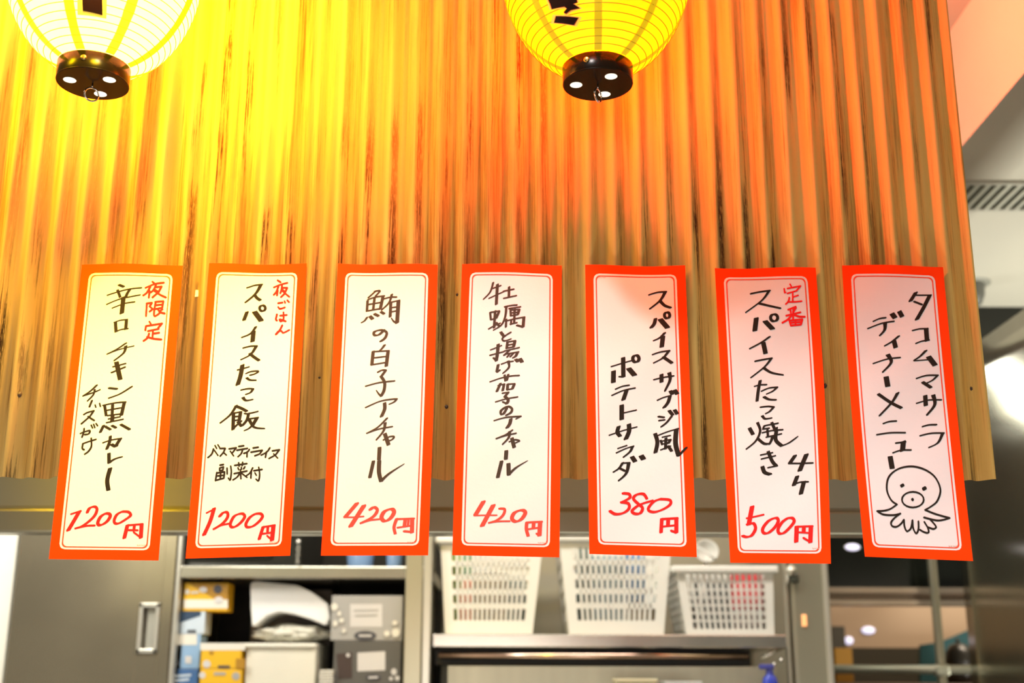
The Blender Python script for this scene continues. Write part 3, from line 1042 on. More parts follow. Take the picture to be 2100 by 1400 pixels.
T4K = """
G,18,28,9 | w18>8 487,216 460,300 398,366 ; w14 470,272 555,242 ; w13 450,356 590,292 ; w26 525,232 515,408 ; w14 580,292 672,274 ; w22 630,255 628,345 ; w13 582,356 695,332
G,18,25,9 | w18 460,485 466,545 ; w16 462,482 542,470 ; w22 540,475 515,530 ; w12 468,548 520,532 ; w22 505,470 495,618 ; w16 448,630 490,605 548,580 ; w20 515,575 545,608 ; w14 590,432 650,420 700,416 ; w22>8 605,432 595,520 560,595 488,642 ; w13 630,448 732,432 ; w18 642,458 645,512 ; w13 640,462 725,455 ; w24 720,458 708,500 ; w12 645,487 715,480 ; w12 645,512 708,502 ; w20 680,455 675,575 ; w13 598,560 680,540 770,524 ; w26 762,530 755,612 ; w18 755,612 700,598 ; w18 605,545 600,612 ; w12 640,588 700,574 ; w16 650,548 645,590
G,22,20,9 | w26 556,660 585,700 ; w14 645,660 590,695 568,722 590,738 645,720
G,20,22,9 | w14 465,818 560,780 ; w28 532,770 525,850 515,915 ; w18 515,915 490,890 ; w16 460,866 580,835 ; w22 615,750 608,805 ; w16 612,748 685,736 ; w26 682,740 670,790 ; w13 615,776 675,765 ; w13 610,802 670,792 ; w14 590,828 720,798 ; w18 632,822 585,866 ; w14 600,856 715,836 ; w24 706,838 690,872 668,888 ; w14 640,850 612,882 ; w14 672,846 640,880
G,22,18,9 | w24 532,952 520,1010 ; w12 522,1018 548,998 ; w14 562,946 610,928 665,920 ; w26>8 622,920 628,975 572,1030 ; w30 690,904 708,922 ; w32 728,898 745,926
G,20,20,9 | w14 460,1104 560,1070 650,1052 720,1048 ; w20 590,1045 596,1095 ; w20 622,1040 610,1090 ; w22 552,1120 520,1190 ; w14 532,1138 588,1124 ; w22 585,1128 572,1182 ; w24 618,1125 614,1172 ; w14 615,1126 680,1122 ; w24 676,1126 658,1168 ; w14 614,1176 660,1166
G,22,20,9 | w14 570,1206 625,1198 ; w22 622,1200 590,1238 ; w26 595,1238 622,1268 608,1300 ; w14 608,1300 572,1284 ; w14 510,1284 600,1258 705,1240
G,20,15,10 | 610,1340 580,1390 556,1392 560,1360 615,1325 655,1345 645,1380 605,1404
H,22,20,9 | w16 498,96 600,68 735,58 ; w18>8 730,60 690,82 ; w30 645,82 635,125 612,160
H,20,25,9 | w18>8 658,182 600,222 515,256 ; w13 515,258 600,230 692,210 ; w28>10 635,195 625,250 570,310 ; w14 632,286 680,268 722,278 690,295 ; w32 655,255 675,335
H,30,10,12 | w32 605,370 600,440 ; w30 562,463 528,604 ; w34 624,485 626,580 ; w22>4 625,582 690,520 797,455
"""
T4P = """
H,34,15,12 | w36 400,822 328,942 ; w10 320,948 420,945 520,945 ; w38 488,855 388,1040 ; w22 545,885 590,892 575,945 520,990 452,1012 ; w12 460,1010 540,1000 635,998 ; w32 720,902 675,925 655,975 690,1002 740,980 775,925 755,900 720,902 ; w28 788,1012 785,1070 800,1128 ; w16 785,1010 925,1003 ; w36 908,1008 902,1125 ; w14 900,1126 875,1110 ; w30 850,1012 848,1055 ; w13 800,1070 915,1054
"""
T5K = """
I,20,25,9 | w15 660,325 735,303 815,297 ; w32>16 805,300 760,375 668,450 ; w28>20 758,378 800,420 855,440
I,26,15,10 | w30 718,540 706,585 680,618 ; w44 762,545 825,618 ; w24 o 822,508 24,28
I,30,15,9 | w22>8 802,665 755,710 698,737 ; w38 785,700 774,790
I,20,25,9 | w14 692,860 760,838 845,825 ; w28>12 838,828 785,890 702,935 ; w28 788,882 865,935
I,26,18,9 | w16 705,1085 790,1065 880,1052 ; w34 772,1040 772,1105 ; w36>14 842,1025 848,1090 802,1187
I,22,20,9 | w12 735,1270 790,1245 855,1228 ; w30 848,1232 830,1290 795,1335 ; w32 852,1188 868,1215 ; w36 890,1180 912,1212
J,22,20,9 | w30 842,8 872,45 ; w32 890,2 912,35 ; w18 745,60 795,68 ; w16 750,96 800,90 ; w18 865,55 820,112 770,152
J,24,18,9 | w34 715,215 735,290 718,382 ; w13 735,232 830,195 925,168 ; w40 905,172 898,300 925,408 ; w22 925,412 960,375 995,338 ; w14 780,245 850,230 ; w20 765,275 778,310 ; w12 768,282 855,266 ; w22 852,268 835,298 ; w12 775,308 835,296 ; w26 812,255 808,348 ; w18 768,358 850,325 ; w26 832,325 862,368
I,28,15,9 | w12 322,968 430,935 512,912 ; w36 428,890 430,1058 ; w14 430,1060 392,1058 ; w40 342,1010 340,1108 ; w44 478,985 530,1045 ; w28 o 542,897 28,32
I,24,20,9 | w13 360,1170 420,1145 482,1135 ; w13 328,1226 430,1182 535,1160 ; w36 458,1182 430,1265
I,30,15,9 | w38 415,1315 415,1440 ; w14 430,1384 545,1358
J,28,18,9 | w10 303,228 430,185 552,153 ; w34 388,150 376,200 400,235 ; w38 480,130 480,195 452,262
J,24,20,9 | w13 382,346 460,320 ; w13 368,386 450,348 522,325 ; w26>12 512,328 490,375 430,425
J,24,20,9 | w38 508,422 535,462 ; w44 590,412 610,442 ; w24>12 425,475 390,525 340,558 ; w14 425,478 485,474 ; w34>14 478,478 455,570 388,635 ; w20 400,525 445,548
"""
T5P = """
J,24,20,14 | 428,748 480,755 490,785 450,812 412,828 ; 415,828 475,840 480,885 430,925 360,935 310,908 ; 640,795 610,755 550,760 520,795 560,840 602,880 580,928 530,930 508,905 560,860 620,835 690,815 ; w22 760,800 700,825 655,880 665,908 720,915 800,885 852,845 845,808 760,800 ; w30 775,980 768,1096 ; w20 770,980 915,972 ; w34 905,978 905,1098 ; w16 905,1100 858,1084 ; w32 832,988 830,1035 ; w14 790,1046 890,1036
"""
T6K = """
K,18,30,9 | w15 435,315 520,298 608,287 ; w26>10 598,292 535,375 390,483 ; w20>14 512,402 610,425 702,445
K,26,12,10 | w40 485,535 472,645 ; w42 565,562 630,630 ; w24 o 645,530 32,32
K,26,15,9 | w18>10 605,700 530,752 425,808 ; w38 548,755 568,848
K,18,30,9 | w15 475,920 550,905 625,893 ; w26>12 618,898 560,970 437,1067 ; w26>10 550,978 620,1022 727,1043
K,20,20,9 | w13 470,1145 520,1132 578,1130 ; w26 520,1095 505,1170 492,1275 ; w15 533,1188 600,1160 675,1153 ; w18>8 668,1158 630,1190 575,1215 ; w26>14 555,1240 600,1262 662,1266
K,20,22,9 | w14 522,1332 590,1325 642,1330 ; w22>10 640,1332 605,1370 568,1390
L,20,20,9 | w26>10 540,55 565,80 625,72
L,20,22,9 | w32 425,165 455,218 ; w26>10 497,116 520,190 480,280 395,352 ; w24 500,258 550,300 590,306 ; w20>10 560,142 545,165 ; w14 570,140 680,120 ; w26 625,115 640,150 655,185 ; w14 540,205 630,185 722,178 ; w16 545,172 600,165 ; w20 585,180 590,240 ; w22 668,160 655,222 ; w14 575,245 710,215 ; w28>16 632,235 620,275 602,308 ; w32 665,190 660,270 712,322 ; w26>6 715,322 780,295 860,237
L,20,20,9 | w14 525,405 630,384 ; w16 533,440 655,412 ; w30 592,375 628,460 665,502 ; w16 592,518 672,502 ; w34 540,510 560,560 610,578
L,28,15,10 | w32 833,410 786,478 ; w14 782,480 880,480 992,476 ; w38 935,400 905,470 875,545 ; w34 852,597 822,675 ; w14 822,668 880,648 950,645 ; w36 912,645 885,752
"""
T6R = """
K,12,25,11 | 788,230 798,248 ; 736,270 740,305 748,302 ; / 765,268 882,246 848,285 ; 765,312 850,288 ; 812,303 812,382 ; 815,345 860,330 ; 782,350 772,385 750,408 ; 772,388 830,388 892,382
K,15,20,14 | 838,432 772,458 ; 790,455 795,485 ; 840,440 815,480 ; 755,512 880,482 ; 818,450 815,550 ; 805,505 770,545 720,575 ; 825,505 870,520 920,522 ; 782,555 795,600 ; / 785,555 898,545 885,592 795,600 ; 792,576 885,568 ; 838,550 838,598
"""
T6P = """
L,34,15,12 | w38 448,868 418,1028 ; w15 400,972 470,958 550,940 ; w26 405,1026 460,1018 478,1065 445,1125 400,1140 364,1130 ; w26 640,972 590,1000 545,1060 548,1100 590,1105 650,1055 682,1000 670,970 640,972 ; w26 768,970 720,1005 682,1065 688,1105 730,1105 790,1050 825,1000 808,970 768,970 ; w36 848,1048 843,1182 ; w16 838,1048 990,1043 ; w36 975,1048 970,1186 ; w16 972,1186 908,1148 ; w32 912,1052 910,1098 ; w13 865,1098 960,1104
"""
T7K = """
M,28,20,9 | w34 735,305 688,380 ; w10 740,328 870,328 ; w36 860,330 805,440 745,545 ; w16 720,385 790,412
M,10,20,9 | w11 705,645 770,630 845,628 ; w38 828,630 836,735 ; w13 737,760 790,740 855,730
M,24,20,8 | w28>14 825,825 775,875 720,912 ; w8 718,916 860,905 ; w44 850,880 908,955
M,16,25,9 | w13 742,1074 830,1048 935,1046 ; w22>12 928,1050 885,1090 820,1122 ; w28 798,1108 870,1155
M,26,15,9 | w12 742,1297 850,1268 965,1266 ; w36 820,1230 825,1315 ; w36>16 892,1225 905,1310 835,1402
N,14,25,9 | w15 752,150 810,135 877,133 ; w13 730,232 830,210 945,208 ; w30>10 932,212 890,295 808,338
M,12,25,9 | w14 355,562 410,538 465,530 ; w12 305,627 430,580 540,562 ; w34>14 460,582 455,640 412,690 ; w42 522,495 548,530 ; w38 588,475 612,518
M,20,20,9 | w22>10 582,695 520,745 455,783 ; w38 540,740 554,795
M,20,20,9 | w13 355,940 480,900 595,887 ; w38>12 485,862 515,930 438,1018
M,44,10,14 | 470,1065 483,1140
M,24,25,9 | w32>16 572,1205 520,1290 410,1408 ; w26 400,1215 510,1290 605,1338
N,12,20,10 | w12 400,123 450,106 517,100 ; w12 342,223 460,206 597,205 ; w13 512,298 600,287 ; w44 580,285 572,365 ; w13 487,385 560,362 648,360
N,42,8,14 | 462,424 479,520
"""
T7O = """
N,13,30,13 | 522,848 470,808 432,715 448,605 530,532 650,507 770,535 865,605 912,715 885,815 830,865 775,897 ; 520,850 460,890 400,905 345,908 ; 345,908 400,938 490,944 553,930 ; 553,930 500,970 470,1010 480,1042 520,1048 560,1020 585,985 ; 585,985 590,1045 612,1088 648,1060 662,990 ; 662,990 668,1060 695,1108 715,1070 715,1000 ; 728,1075 770,1098 805,1100 800,1060 768,1005 ; 800,1052 850,1068 873,1050 850,1015 822,985 ; 775,897 870,935 995,970 ; 995,970 930,988 870,990 765,965 ; w12 o 665,805 98,70 ; w24 o 570,678 6,6 ; w24 o 768,705 8,8 ; w12 o 662,804 5,7
"""

for k_ in 'kgrs':
    INKS[k_].node_tree.nodes['Principled BSDF'].inputs['Specular IOR Level'].default_value = 0.1
SHEET_A.node_tree.nodes['Principled BSDF'].inputs['Specular IOR Level'].default_value = 0.08
strips = [
    (Strip((168, 541), (375, 543), (325, 1149), (100, 1146), 0, 0, -0.012, -0.030, 1),
     'tall menu strip with vermilion border, leftmost, priced 1200, with three red characters at the top',
     [('black_lettering', 'k', 'black handwritten curry dish name', T1K), ('red_note', 'r', 'red handwritten note at the top', T1R),
      ('price_lettering', 'r', 'red handwritten 1200 yen', T1P), ('fine_print', 't', None, tiny('B', 880, 1210))]),
    (Strip((429, 541), (629, 541), (595, 1139), (380.6, 1145), 1, 1, -0.012, -0.032, 2),
     'menu strip priced 1200 with two small horizontal lines of black writing above the price',
     [('black_lettering', 'k', 'black handwritten rice dish name', T2K), ('red_note', 'r', 'red handwritten note at the top', T2R),
      ('price_lettering', 'r', 'red handwritten 1200 yen', T2P), ('fine_print', 't', None, tiny('D', 842, 1182))]),
    (Strip((693, 540), (897.5, 543), (878, 1138.4), (658, 1139), 1, 1, -0.011, -0.032, 3),
     'menu strip priced 420 with short widely spaced grey-black writing, third from the left',
     [('black_lettering', 'g', 'grey-black handwritten dish name', T3K), ('price_lettering', 's', 'pale red handwritten 420 yen', T3P),
      ('fine_print', 't', None, tiny('F', 858, 1182, 60))]),
    (Strip((948, 540), (1152, 543), (1147, 1142.5), (927.5, 1138), -1, 1, -0.011, -0.032, 4),
     'menu strip priced 420 with one long dense column of grey-black writing',
     [('black_lettering', 'g', 'grey-black handwritten dish name', T4K), ('price_lettering', 's', 'pale red handwritten 420 yen', T4P),
      ('fine_print', 't', None, tiny('H', 890, 1188))]),
    (Strip((1200, 544), (1405, 545), (1429, 1142), (1208.7, 1135.5), 0, 0, -0.012, -0.031, 5),
     'menu strip priced 380 with two staggered columns of black writing, below the yellow lantern',
     [('black_lettering', 'k', 'black handwritten salad dish name', T5K), ('price_lettering', 'r', 'red handwritten 380 yen', T5P),
      ('fine_print', 't', None, tiny('I', 205, 165, 66))]),
    (Strip((1466, 549.5), (1672.6, 549), (1704, 1155.5), (1497.6, 1153.5), 0, 5, -0.012, -0.031, 6),
     'menu strip priced 500 with red characters at its top right corner, second from the right',
     [('black_lettering', 'k', 'black handwritten dish name with 4 pieces', T6K), ('red_note', 'r', 'red handwritten note at the top', T6R),
      ('price_lettering', 'r', 'red handwritten 500 yen', T6P), ('fine_print', 't', None, tiny('L', 990, 1238, 64))]),
    (Strip((1727, 543), (1934, 546), (1995.6, 1150), (1773.7, 1141), -4, -2, -0.012, -0.030, 7),
     'rightmost menu strip, headed with two columns of black writing over a drawn octopus, no price',
     [('black_lettering', 'k', 'black handwritten dinner menu heading', T7K), ('octopus_drawing', 'k', 'line drawing of a round-headed octopus', T7O),
      ('fine_print', 't', None, tiny('N', 988, 1218, 72))]),
]
for S, lab, tx in strips:
    make_strip(S, lab, tx)

# ------------------------------------------------------------------ kitchen behind
YF = 1.60          # front plane of the shelf units


def pb(bm, x0, y0, x1, y1, Y, depth, org=Vector((0, 0, 0)), bev=0.0):
    """box whose front face, standing at depth Y, shows from pixel (x0,y0) to (x1,y1)"""
    xm, ym = (x0 + x1) / 2, (y0 + y1) / 2
    a, b = at(x0, ym, Y).x, at(x1, ym, Y).x
    t, u = at(xm, y0, Y).z, at(xm, y1, Y).z
    bx(bm, ((a + b) / 2 - org.x, Y + depth / 2 - org.y, (t + u) / 2 - org.z), (b - a, depth, t - u), bev)
    return a, b, u, t


def zat(px, py, Y):
    return at(px, py, Y).z


def xat(px, py, Y):
    return at(px, py, Y).x


WALLS = mat('kitchen_back_steel', (0.46, 0.43, 0.33), 0.38, 0.55, vary=0.10, scale=3, rvary=0.08)
slab('wall_back', -2.5, xat(1690, 1250, 2.25), 2.25, 2.33, 0.0, 2.70, WALLS)
# white plaster end of the kitchen, far left
slab('wall_side', -2.5, xat(14, 1250, YF), YF + 0.02, YF + 0.20, 0.0, 2.70, mat('bright_plaster', (0.86, 0.84, 0.74), 0.6))

# tall steel sliding door cabinet, left
xa, xb = xat(24, 1250, YF), xat(353, 1250, YF)
cab = thing('steel_cabinet', ((xa + xb) / 2, YF, 0.0), 'tall stainless cabinet with a recessed door handle at the lower left', 'cabinet')
hw = (xb - xa) / 2
bm = bmesh.new()
bx(bm, (0, 0.33, 1.12), (2 * hw, 0.60, 2.20), 0.004)
obj('body', bm, STEEL_DULL, cab)
CABD = mat('cabinet_door_steel', (0.52, 0.45, 0.31), 0.22, 0.85, vary=0.16, scale=2.5, rvary=0.10, bump=0.10, bscale=3.0)
# door skin built round the opening of the sunk handle
hx0, hx1 = xat(283, 1290, YF) - cab.location.x, xat(325, 1290, YF) - cab.location.x
hz0, hz1 = zat(304, 1340, YF), zat(304, 1236, YF)
bm = bmesh.new()
bx(bm, ((-hw + hx0) / 2, 0.012, 1.15), (hx0 + hw - 0.002, 0.022, 2.10), 0.001)
bx(bm, ((hw + hx1) / 2, 0.012, 1.15), (hw - hx1 - 0.002, 0.022, 2.10), 0.001)
bx(bm, ((hx0 + hx1) / 2, 0.012, (2.20 + hz1) / 2), (hx1 - hx0 + 0.002, 0.022, 2.20 - hz1), 0.0)
bx(bm, ((hx0 + hx1) / 2, 0.012, (0.10 + hz0) / 2), (hx1 - hx0 + 0.002, 0.022, hz0 - 0.10), 0.0)
door = obj('door', bm, CABD, cab)
bm = bmesh.new()
cx_, cz_ = (hx0 + hx1) / 2, (hz0 + hz1) / 2
w_, h_ = hx1 - hx0, hz1 - hz0
for dx, dz, sx, sz in ((-w_ / 2 + .005, 0, .010, h_), (w_ / 2 - .005, 0, .010, h_), (0, h_ / 2 - .006, w_, .012), (0, -h_ / 2 + .006, w_, .012)):
    bx(bm, (cx_ + dx, 0.002, cz_ + dz), (sx, 0.014, sz), 0.002)
bx(bm, (cx_ + 0.006, 0.018, cz_), (w_ - 0.024, 0.004, h_ - 0.02))
obj('sunk_handle', bm, STEEL_PALE, door)

# left shelf unit: posts, shelves, dark back
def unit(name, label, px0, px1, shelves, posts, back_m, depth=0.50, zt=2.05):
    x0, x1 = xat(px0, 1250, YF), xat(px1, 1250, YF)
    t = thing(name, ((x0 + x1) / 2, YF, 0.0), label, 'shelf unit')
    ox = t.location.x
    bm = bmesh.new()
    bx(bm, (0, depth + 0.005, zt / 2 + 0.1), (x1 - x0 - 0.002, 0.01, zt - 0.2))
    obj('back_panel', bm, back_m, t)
    for a, b, dp, m in posts:
        xx0, xx1 = xat(a, 1250, YF) - ox, xat(b, 1250, YF) - ox
        bm = bmesh.new()
        bx(bm, ((xx0 + xx1) / 2, dp / 2, zt / 2), (xx1 - xx0, dp, zt), 0.003)
        obj('post', bm, m, t)
    for y0, y1, m in shelves:
        z1, z0 = zat((px0 + px1) / 2, y0, YF), zat((px0 + px1) / 2, y1, YF)
        bm = bmesh.new()
        bx(bm, (0, depth / 2, (z0 + z1) / 2), (x1 - x0 - 0.004, depth - 0.01, z1 - z0), 0.003)
        obj('shelf', bm, m, t)
    return t


SHELFM = mat('shelf_steel', (0.52, 0.49, 0.42), 0.22, 0.9, vary=0.08, scale=5, rvary=0.06)
POSTM = mat('post_steel', (0.46, 0.43, 0.31), 0.30, 0.6, vary=0.08, scale=3)
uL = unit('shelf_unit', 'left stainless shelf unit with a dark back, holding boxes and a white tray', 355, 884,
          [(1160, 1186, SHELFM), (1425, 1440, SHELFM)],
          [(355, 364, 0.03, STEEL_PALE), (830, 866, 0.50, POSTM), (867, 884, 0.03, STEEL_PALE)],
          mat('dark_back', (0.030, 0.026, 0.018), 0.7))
uR = unit('shelf_unit', 'right stainless shelf unit carrying the three white baskets', 886, 1619,
          [(1300, 1328, SHELFM), (1455, 1470, SHELFM)],
          [(1610, 1619, 0.02, STEEL_DULL)],
          mat('pale_back', (0.44, 0.41, 0.31), 0.45, 0.4, vary=0.1, scale=2))
# rail and a solid black bar under the right shelf
ur0, ur1 = xat(889, 1345, YF), xat(1545, 1345, YF)
bm = bmesh.new()
bx(bm, ((ur0 + ur1) / 2 - uR.location.x, 0.10, zat(1200, 1347, YF)), (ur1 - ur0, 0.12, zat(1200, 1330, YF) - zat(1200, 1364, YF)), 0.002)
obj('black_bar', bm, BLACK, uR)
bm = bmesh.new()
zl0 = zat(1252, 1366, YF)
bx(bm, (0, 0.014, (zl0 + 1.40) / 2), (ur1 - ur0 + 0.02, 0.012, zl0 - 1.40), 0.001)
obj('lower_panel', bm, mat('pale_panel', (0.36, 0.34, 0.26), 0.35, 0.4, vary=0.25, scale=4, stretch=(4, 1, 0.3)), uR)
bm = bmesh.new()
cyl(bm, (ur0 + 0.012 - uR.location.x, 0.02, zat(1200, 1344, YF)), (ur1 - 0.01 - uR.location.x, 0.02, zat(1200, 1344, YF)), 0.0085, n=20)
obj('towel_rail', bm, mat('pink_tinted_steel', (0.72, 0.52, 0.42), 0.18, 1.0, vary=0.1, scale=10), uR, True)  # pink reflection on the rail is put into its base colour

# steel column right of the shelves
c0, c1 = xat(1622, 1250, YF), xat(1700, 1250, YF)
col = thing('steel_column', ((c0 + c1) / 2, YF, 0.0), 'vertical steel column between the basket shelf and the dark opening', 'column')
bm = bmesh.new()
bx(bm, (0, 0.05, 1.1), (c1 - c0, 0.10, 2.2), 0.012)
obj('shaft', bm, mat('column_steel', (0.42, 0.40, 0.30), 0.30, 0.7, vary=0.06, scale=3), col)
bm = bmesh.new()
bx(bm, ((c1 - c0) / 2 - 0.006, -0.004, 1.1), (0.014, 0.02, 2.2), 0.004)
obj('edge_trim', bm, STEEL_PALE, col)
p = at(1649, 1272, YF)
bm = bmesh.new()
bx(bm, (p.x - col.location.x, -0.003, p.z), (0.013, 0.006, 0.030), 0.002)
o = obj('indicator_lamp', bm, mat('amber_lamp', (1.0, 0.50, 0.22), 0.5, emit=0.75, ecol=(1.0, 0.42, 0.16)), col)
o['label'] = 'small amber indicator light'


# white plastic baskets
def basket(label, top, bot, Y, depth, cols, rows, slotfrac, solid, cat_group='white baskets on the right shelf', rim=0.012, rimup=True):
    """top=(x0,x1,y) bottom=(x0,x1,y) in pixels, front face"""
    SHR = zat((886 + 1619) / 2, 1300, YF) + 0.0010
    tx0, tx1, tz = xat(top[0], top[2], Y), xat(top[1], top[2], Y), zat((top[0] + top[1]) / 2, top[2], Y)
    bx0, bx1, bz = xat(bot[0], bot[2], Y), xat(bot[1], bot[2], Y), SHR
    cx = (tx0 + tx1 + bx0 + bx1) / 4
    t = thing('basket', (cx, Y + depth / 2, bz), label, 'basket', cat_group)
    H = tz - bz
    wt, wb = tx1 - tx0, bx1 - bx0
    ot, ob = (tx0 + tx1) / 2 - cx, (bx0 + bx1) / 2 - cx

    def P(u, v, side):
        """u across 0..1, v up 0..1 on one side wall"""
        w = wb + (wt - wb) * v
        o = ob + (ot - ob) * v
        d = depth * (0.88 + 0.12 * v)
        x, y = (u - 0.5), -0.5
        if side == 0:
            return Vector((o + x * w, -d / 2, v * H))
        if side == 1:
            return Vector((o + w / 2, x * d, v * H))
        if side == 2:
            return Vector((o - x * w, d / 2, v * H))
        return Vector((o - w / 2, -x * d, v * H))
    th = 0.003

    def plate(bm, u0, u1, v0, v1, side):
        q = [P(u0, v0, side), P(u1, v0, side), P(u1, v1, side), P(u0, v1, side)]
        nrm = (q[1] - q[0]).cross(q[3] - q[0]).normalized()
        a = [bm.verts.new(k) for k in q]
        b = [bm.verts.new(k - nrm * th) for k in q]
        bm.faces.new(a)
        bm.faces.new(b[::-1])
        for i in range(4):
            j = (i + 1) % 4
            bm.faces.new((a[j], a[i], b[i], b[j]))
    su, sv0, sv1 = solid
    shell = bmesh.new()
    lat = bmesh.new()
    for side in range(4):
        plate(shell, 0, su, 0, 1, side)
        plate(shell, 1 - su, 1, 0, 1, side)
        plate(shell, su, 1 - su, 0, sv0, side)
        plate(shell, su, 1 - su, sv1, 1, side)
        n = cols if side in (0, 2) else max(3, int(cols * depth / wb))
        W_ = (1 - 2 * su)
        p_ = W_ / n
        for i in range(1, n):
            c = su + i * p_
            plate(lat, c - p_ * (1 - slotfrac) / 2, c + p_ * (1 - slotfrac) / 2, sv0, sv1, side)
        R_ = (sv1 - sv0) / rows
        for i in range(1, rows):
            c = sv0 + i * R_
            plate(lat, su, 1 - su, c - R_ * (0.40 if rows < 6 else 0.24) / 2, c + R_ * (0.40 if rows < 6 else 0.24) / 2, side)
    # floor
    bx(shell, (ob, 0, 0.004), (wb - 0.004, depth * 0.88 - 0.004, 0.006))
    obj('shell', shell, WHITE_PLASTIC, t)
    o = obj('lattice', lat, WHITE_PLASTIC, t)
    o['kind'] = 'stuff'
    bm = bmesh.new()
    ru = rim
    for dx, dy, sx, sy in ((ot, -depth / 2 - ru / 2, wt + 2 * ru, ru * 1.6), (ot, depth / 2 + ru / 2, wt + 2 * ru, ru * 1.6), (ot - wt / 2 - ru / 2, 0, ru * 1.4, depth + ru), (ot + wt / 2 + ru / 2, 0, ru * 1.4, depth + ru)):
        bx(bm, (dx, dy, H + 0.001), (sx, sy, ru * 1.5), ru * 0.4)
    obj('rim', bm, WHITE_PLASTIC, t)
    return t, cx, bz, H, wb


bk1 = basket('tall white slotted basket at the left end of the shelf, filled with packets', (903, 1114, 1108), (912, 1092, 1300), YF + 0.03, 0.30, 15, 5, 0.52, (0.105, 0.145, 0.90))
bk2 = basket('tall white slotted basket in the middle of the shelf, with blue packets inside', (1146, 1378, 1104), (1168, 1363, 1300), YF + 0.03, 0.30, 15, 5, 0.52, (0.105, 0.145, 0.90))
bk3 = basket('lower white basket with square mesh holding a red cloth, right end of the shelf', (1386, 1585, 1168), (1410, 1591, 1301), YF + 0.03, 0.28, 13, 7, 0.55, (0.09, 0.09, 0.93))

# things inside the baskets
random.seed(5)


def packet(px0, py0, px1, py1, Y, m, label, group, name='packet', depth=0.03, cat='packet'):
    x0, x1 = xat(px0, (py0 + py1) / 2, Y), xat(px1, (py0 + py1) / 2, Y)
    z1, z0 = zat((px0 + px1) / 2, py0, Y), zat((px0 + px1) / 2, py1, Y)
    n = 8
    bm = bmesh.new()
    w, h = x1 - x0, z1 - z0
    fr, bk = [], []
    for j in range(n + 1):
        ra, rb = [], []
        for i in range(n + 1):
            u, v = i / n - 0.5, j / n - 0.5
            k = max(0.0, (1 - (2 * u) ** 4) * (1 - (2 * v) ** 4))
            puff = depth * (0.12 + 0.38 * k) + 0.002 * mnoise.noise(Vector((u * 5 + px0, v * 5, 1)))
            ra.append(bm.verts.new((u * w, -puff, (v + 0.5) * h)))
            rb.append(bm.verts.new((u * w, puff, (v + 0.5) * h)))
        fr.append(ra)
        bk.append(rb)
    for j in range(n):
        for i in range(n):
            bm.faces.new((fr[j][i], fr[j][i + 1], fr[j + 1][i + 1], fr[j + 1][i]))
            bm.faces.new((bk[j][i], bk[j + 1][i], bk[j + 1][i + 1], bk[j][i + 1]))
    for i in range(n):
        bm.faces.new((fr[0][i], bk[0][i], bk[0][i + 1], fr[0][i + 1]))
        bm.faces.new((fr[n][i], fr[n][i + 1], bk[n][i + 1], bk[n][i]))
        bm.faces.new((fr[i][0], fr[i + 1][0], bk[i + 1][0], bk[i][0]))
        bm.faces.new((fr[i][n], bk[i][n], bk[i + 1][n], fr[i + 1][n]))
    o = obj(name, bm, m, None, True)
    o.location = ((x0 + x1) / 2, Y, max(z0, zat((886 + 1619) / 2, 1300, YF) + 0.0095))
    tag(o, label, cat, group)
    return o


GREEN = mat('green_foil', (0.04, 0.26, 0.09), 0.4)
LIME = mat('lime_foil', (0.30, 0.40, 0.07), 0.4)
ORG = mat('orange_foil', (0.75, 0.16, 0.04), 0.4)
TAN = mat('tan_paper', (0.24, 0.17, 0.08), 0.6)
DKG = mat('dark_green_foil', (0.03, 0.07, 0.05), 0.4)
CYAN = mat('blue_foil', (0.02, 0.18, 0.45), 0.4)
PALEB = mat('pale_blue_foil', (0.16, 0.26, 0.30), 0.4)
PALE = mat('pale_foil', (0.60, 0.58, 0.50), 0.4)
B1, B2 = 'packets in the left basket', 'packets in the middle basket'
yb = YF + 0.10
packet(924, 1112, 948, 1294, yb, LIME, 'lime green packet at the left side of the left basket', B1)
packet(932, 1130, 966, 1190, yb + 0.02, GREEN, 'bright green packet showing in the upper rows of the left basket', B1).location.z += 0.0
packet(936, 1186, 972, 1294, yb, ORG, 'orange-red packet low in the left basket', B1)
packet(968, 1176, 1040, 1294, yb, TAN, 'wide tan paper packet in the middle of the left basket', B1)
packet(1034, 1190, 1078, 1294, yb + 0.03, DKG, 'dark green packet at the right side of the left basket', B1)
packet(1182, 1118, 1214, 1294, yb, DKG, 'dark green packet at the left side of the middle basket', B2)
packet(1208, 1140, 1282, 1294, yb, PALEB, 'pale blue-grey packet in the centre of the middle basket', B2)
packet(1284, 1126, 1322, 1240, yb + 0.015, CYAN, 'bright blue packet in the upper part of the middle basket', B2)
packet(1286, 1236, 1352, 1294, yb - 0.012, TAN, 'tan packet lying low in the right half of the middle basket', B2)
packet(1420, 1190, 1510, 1296, yb + 0.06, mat('black_bag', (0.012, 0.015, 0.012), 0.5), 'black bag in the left part of the mesh basket', None, 'black_bag', 0.05, 'bag')
packet(1500, 1178, 1562, 1250, yb + 0.03, mat('red_cloth', (0.60, 0.012, 0.03), 0.8), 'folded red cloth at the right top of the mesh basket', None, 'red_cloth', 0.05, 'cloth')
packet(1500, 1252, 1564, 1292, yb + 0.03, mat('grey_cloth', (0.34, 0.30, 0.29), 0.8), 'grey folded cloth under the red one in the mesh basket', None, 'grey_cloth', 0.05, 'cloth')
